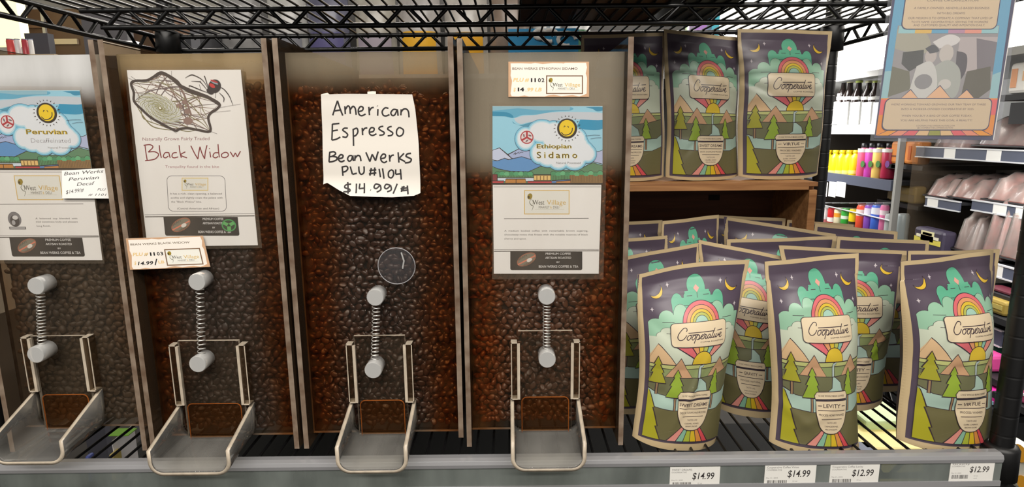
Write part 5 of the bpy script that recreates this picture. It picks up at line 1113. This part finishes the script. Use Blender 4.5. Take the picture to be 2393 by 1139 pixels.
pkt('display_box', 'white display box with orange round spots behind the front post', 'box', 2325, 1018, 2440, 1190, XW-.42, (228, 226, 212), extra=[])
wb = [o for o in COL.objects if o.name.startswith('display_box')][0]
for px, py, r in ((2384, 1060, .024), (2362, 1112, .016), (2392, 1130, .02)): q = unx(px, py, XW-.422); MB().lathe(q, [(r, -.002), (r*.9, .001)], 16, axis=(1, 0, 0)).build('orange_spot', P_('orange_spot', (236, 168, 50)), wb)
MB().box((1.36, -.2, -.95), (1.42, 1.3, -.62)).build('front_plinth', M_dk, mc)
pkt('paper_carton', 'white carton with orange print right of the poster', 'carton', 2362, 148, 2420, 216, XW, (240, 238, 234), extra=[(.1, .2, .3, .8, (232, 170, 130)), (.5, .3, .8, .6, (234, 190, 150))])
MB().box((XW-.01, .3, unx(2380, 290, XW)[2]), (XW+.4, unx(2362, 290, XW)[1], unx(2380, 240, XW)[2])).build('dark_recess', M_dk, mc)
# ================================================================= shop beyond, behind the dispensers
gs = thing('back_shelf', (-.2, .86, -.95), 'grey shelf run behind the dispensers, carrying foil bags', 'shelf')
MB().box((-.66, .70, .50), (.50, 1.05, .515)).build('shelf_board', mat('shelf_grey', (150, 148, 144), .5), gs)
MB().box((-.66, 1.05, -.95), (.50, 1.07, .80)).build('shelf_back', mat('shelf_back_grey', (92, 90, 88), .7), gs)
MB().box((-.68, .70, -.95), (-.66, 1.07, .62)).build('end_panel', mat('end_panel_grey', (96, 96, 100), .6), gs)
FB = [(-.60, .10, (150, 148, 146), None, 'dull silver foil bag far left on the shelf behind the dispensers'), (-.50, .095, (196, 194, 190), (120, 120, 126), 'silver foil bag with grey label, second on the back shelf'), (-.40, .10, (100, 100, 120), (84, 80, 120), 'dark blue-grey foil bag on the back shelf'), (-.295, .10, (178, 172, 160), (150, 140, 150), 'beige foil bag on the back shelf'),
      (-.19, .10, (176, 170, 166), (214, 160, 40), 'grey foil bag with orange yellow foot, left of its twin'), (-.085, .105, (190, 184, 176), (206, 150, 36), 'pale grey foil bag with orange yellow foot, right of its twin'), (.02, .10, (140, 122, 108), None, 'brown foil bag on the back shelf'), (.105, .07, (206, 204, 198), (226, 190, 60), 'narrow white foil bag with yellow foot'), (.175, .06, (214, 214, 212), (60, 100, 70), 'narrow white foil bag with green foot')]
for i, (x, w, c, c2, lb) in enumerate(FB):
    y = .78+.02*(i % 2); H = .27; t = thing('foil_bag', (x, y, .515), lb, 'foil bag', 'foil bags on the back shelf'); rows = []
    for k in range(12):
        v = k/11; rows.append([(x+w*.5*q*(1-.06*math.sin(math.pi*v)), y-(.035*math.sin(math.pi*min(1, v*1.1+.12))**.7*(1-q*q)**.6+.001), .515+H*v) for q in np.linspace(-1, 1, 11)])
    MB().grid(rows).build('front_panel', P_('foil_%d' % i, c, rough=.3, var=.25, vscale=18), t)
    MB().grid([[(a, 2*y-b_, c_) for a, b_, c_ in r] for r in rows]).build('back_panel', P_('foil_%d' % i, c), t)
    if c2: MB().grid([[(a, b_-.0015, c_) for a, b_, c_ in r[1:-1]] for r in rows[:5]]).build('printed_foot', P_('foilfoot_%d' % i, c2), t)
a_ = un(1188, 120, .60); b_ = un(1352, 78, .60); bb = thing('blue_box', ((a_[0]+b_[0])/2, .66, a_[2]), 'bright blue box with white swirls under the upper shelf, behind the right dispenser', 'box')
MB().box((a_[0], .60, a_[2]-.10), (b_[0], .75, b_[2]+.01)).build('carton', P_('bright_blue', (52, 150, 204)), bb)
sw = MB(); 
for px, py, r in ((1285, 84, .016), (1325, 92, .018), (1262, 80, .012)):
    q = un(px, py, .598); sw.tube([(q[0]+r*math.cos(t), .5985, q[2]+r*.7*math.sin(t)) for t in np.linspace(0, 5, 14)], .0045, 6)
sw.build('white_swirl', M_tick, bb)
MB().box((.10, .62, .53), (.12, .75, .62)).build('white_panel', M_tick, gs)
# brown cartons lying on the upper shelf deck
for x0, x1, y0, y1, h, lb, c in ((.03, .24, .10, .40, .16, 'brown cardboard box on the upper shelf above the right dispenser', (108, 76, 52)), (.0, .0, 0, 0, 0, '', 0)):
    if not lb: continue
    t = thing('cardboard_box', ((x0+x1)/2, (y0+y1)/2, .5655), lb, 'box'); MB().box((x0, y0, .5655), (x1, y1, .5655+h)).build('carton', P_('brown_card', c, rough=.8), t); MB().box((x0+.08, y0-.0005, .5653), (x0+.13, y1, .5656+h)).build('packing_tape', P_('brown_tape', (150, 108, 66)), t)
for x0, x1, y0, y1, h, lb, c in ((-.34, .06, .03, .15, .20, 'long dark carton at the front of the upper shelf, over the handwritten note', (30, 28, 30)), (.26, .34, .16, .42, .12, 'charcoal tray on the upper shelf above the crate', (64, 68, 72))):
    t = thing('dark_carton', ((x0+x1)/2, (y0+y1)/2, .5655), lb, 'box'); MB().box((x0, y0, .5655), (x1, y1, .5655+h)).build('carton', P_('carton_%d' % int(x0*100+99), c, rough=.6), t)
# left: cabinet, bright panel, tins
def wallbox(name, label, cat, p0, p1, y, dep, c, emit=0, extra=(), down=False):
    a, b = un(*p0, y), un(*p1, y); x0, x1 = sorted((a[0], b[0])); z0, z1 = sorted((a[2], b[2])); z0 = -.95 if down else z0
    t = thing(name, ((x0+x1)/2, y+dep/2, z0), label, cat)
    MB().box((x0, y, z0), (x1, y+dep, z1)).build('body', mat(name+'_c%d' % int(p0[0]+99), c, .5, emit=emit), t)
    for q0, q1, cc in extra: a, b = un(*q0, y), un(*q1, y); MB().box((min(a[0], b[0]), y-.012, min(a[2], b[2])), (max(a[0], b[0]), y, max(a[2], b[2]))).build('panel_strip', P_('ws_%d_%d_%d' % cc, cc), t)
    return t
wallbox('pale_yellow_panel', 'glowing pale yellow panel at the upper left corner', 'lit panel', (-90, -120), (52, 106), 2.0, .05, (255, 246, 190), .95)  # pale yellow panel with its own emission
wallbox('brown_cabinet', 'dark brown cabinet with light frame strips beyond the left dispensers', 'cabinet', (53, 22), (365, 135), 2.3, .4, (92, 66, 48), 0, [((103, 22), (113, 135), (196, 192, 190)), ((55, 60), (103, 66), (120, 90, 70)), ((112, 92), (185, 104), (206, 188, 160)), ((305, 22), (313, 135), (226, 226, 226))], down=True)
wallbox('grey_panel', 'grey upright panel behind the left end of the upper shelf', 'panel', (186, 22), (302, 122), 1.75, .04, (104, 102, 106), down=True)
wallbox('glowing_sheet', 'white sheet with added glow just above the spider card dispenser', 'sheet', (236, 96), (318, 128), 1.6, .03, (246, 244, 240), .5)  # emission brightens the sheet, which is no lamp
wallbox('tilted_board', 'dark slate board beside the tins at the upper left', 'board', (56, 78), (118, 132), 1.55, .03, (74, 74, 82), down=True)
wallbox('black_case', 'black case under the upper shelf behind the spider card dispenser', 'case', (372, 84), (455, 122), .95, .1, (34, 34, 38), down=True)
wallbox('tin_ledge', 'beige ledge carrying the tins at the upper left', 'ledge', (-60, 128), (130, 150), 1.4, .2, (200, 180, 150))
for px, w, c, lb in ((29, 16, (224, 86, 84), 'red tin on the ledge at the upper left'), (45, 12, (236, 232, 230), 'white tin right of the red tin'), (62, 12, (190, 70, 80), 'dark red striped tin right of the white tin'), (76, 10, (226, 222, 220), 'small pale tin at the right of the tins')):
    a = un(px, 129, 1.42); H = un(px, 93, 1.42)[2]-a[2]; r = w/1400*2.05/2; t = thing('tin', tuple(a), lb, 'tin', 'tins on the ledge'); MB().lathe(a, [(r, 0), (r, H*.94), (r*.9, H*.95), (r*.9, H)], 14).build('tin_body', P_('tin_%d' % px, c), t); MB().lathe(a, [(r*.93, H), (r*.93, H*1.05), (r*.2, H*1.06)], 14).build('lid', P_('tin_lid', (120, 124, 150)), t)
# low shelf under the coffee
def low(name, label, cat, px0, py0, px1, py1, z, h, c, extra=None):
    def uz(px, py):
        d = (px-W0/2)/FPX*RIGHT+(py-H0/2)/FPX*DOWN+FWD; return CAM+(z-CAM[2])/d[2]*d
    a, b = uz(px0, py0), uz(px1, py1); t = thing(name, tuple((a+b)/2-np.array((0, 0, h))), label, cat)
    MB().box((min(a[0], b[0]), min(a[1], b[1]), z-h), (max(a[0], b[0]), max(a[1], b[1]), z)).build('wrapper', P_(name+'_%d' % px0, c, rough=.5 if 'crate' not in name else .95), t, bevel=.006)
    if extra: MB().box((min(a[0], b[0])+.02, min(a[1], b[1])+.02, z), (max(a[0], b[0])-.02, max(a[1], b[1])-.02, z+.0015)).build('print_patch', P_('lowp_%d' % px0, extra), t)
low('snack_packet', 'white packet with green print seen through the wires under the left dispensers', 'snack', 262, 1032, 312, 992, -.20, .14, (236, 232, 232), (110, 160, 50))
low('small_box', 'mustard box seen through the wires under the left dispensers', 'box', 252, 1064, 284, 1046, -.22, .12, (190, 170, 96))
low('blue_tub', 'blue tub seen through the wires beside the leftmost chute', 'tub', 196, 1068, 222, 1056, -.22, .12, (64, 76, 140))
low('green_folder', 'pale green folder seen through the wires left of the right front bag', 'folder', 2024, 985, 2084, 935, -.24, .10, (196, 216, 164))
low('yellow_folder', 'pale yellow folder seen through the wires left of the right front bag', 'folder', 2024, 1050, 2090, 990, -.26, .10, (232, 216, 140))
low('blue_tub', 'slate blue tub seen through the wires between the middle and right front bags', 'tub', 1992, 1062, 2030, 1030, -.26, .10, (84, 92, 116))
low('dark_crate', 'dark olive block added as shade under the dispensers', 'crate', 240, 1100, 900, 1000, -.34, .05, (24, 24, 22))  # made-up dark blocks keep the space under the deck black
low('dark_crate', 'black block added as shade under the left and middle coffee bags', 'crate', 930, 1100, 1975, 985, -.34, .05, (18, 18, 18))

# lit things far behind, seen through the wires of the upper shelf
fc = thing('added_glow_block', (1.9, 4.7, 1.02), 'white glowing block added against the far wall, seen through the upper wires at right', 'case')
MB().box((.95, 4.55, 1.02), (2.7, 4.9, 1.9)).build('body', mat('far_white_glow', (244, 242, 236), .5, emit=.9), fc)  # glowing block added to whiten the view through the wires
for x0, x1, z0, z1, c in ((1.52, 1.62, 1.13, 1.40, (150, 110, 180)), (1.66, 1.72, 1.13, 1.36, (60, 160, 180)), (1.34, 1.46, 1.13, 1.33, (190, 214, 170)), (2.34, 2.40, 1.10, 1.3, (230, 130, 70))):
    tag(MB().box((x0, 4.40, z0), (x1, 4.549, z1)).build('far_carton', P_('far_%d_%d_%d' % c, c)), {150: 'purple', 60: 'teal', 190: 'pale green', 230: 'orange'}[c[0]]+' carton seen through the upper wires at right', 'carton')
for i, (x, y) in enumerate(((-1.6, 3.4), (-.35, 4.2), (.35, 3.0))):
    t = thing('ceiling_light', (x, y, 2.19), ('long ceiling light glimpsed through the upper wires at the far left', 'long ceiling light glimpsed through the upper wires near the left end', 'long ceiling light glimpsed through the upper wires at centre')[i], 'ceiling light')
    MB().box((x-.62, y-.09, 2.19), (x+.62, y+.09, 2.249)).build('housing', M_wht, t); MB().box((x-.58, y-.06, 2.182), (x+.58, y+.06, 2.19)).build('diffuser', mat('light_diffuser', (255, 252, 244), .5, emit=7), t)
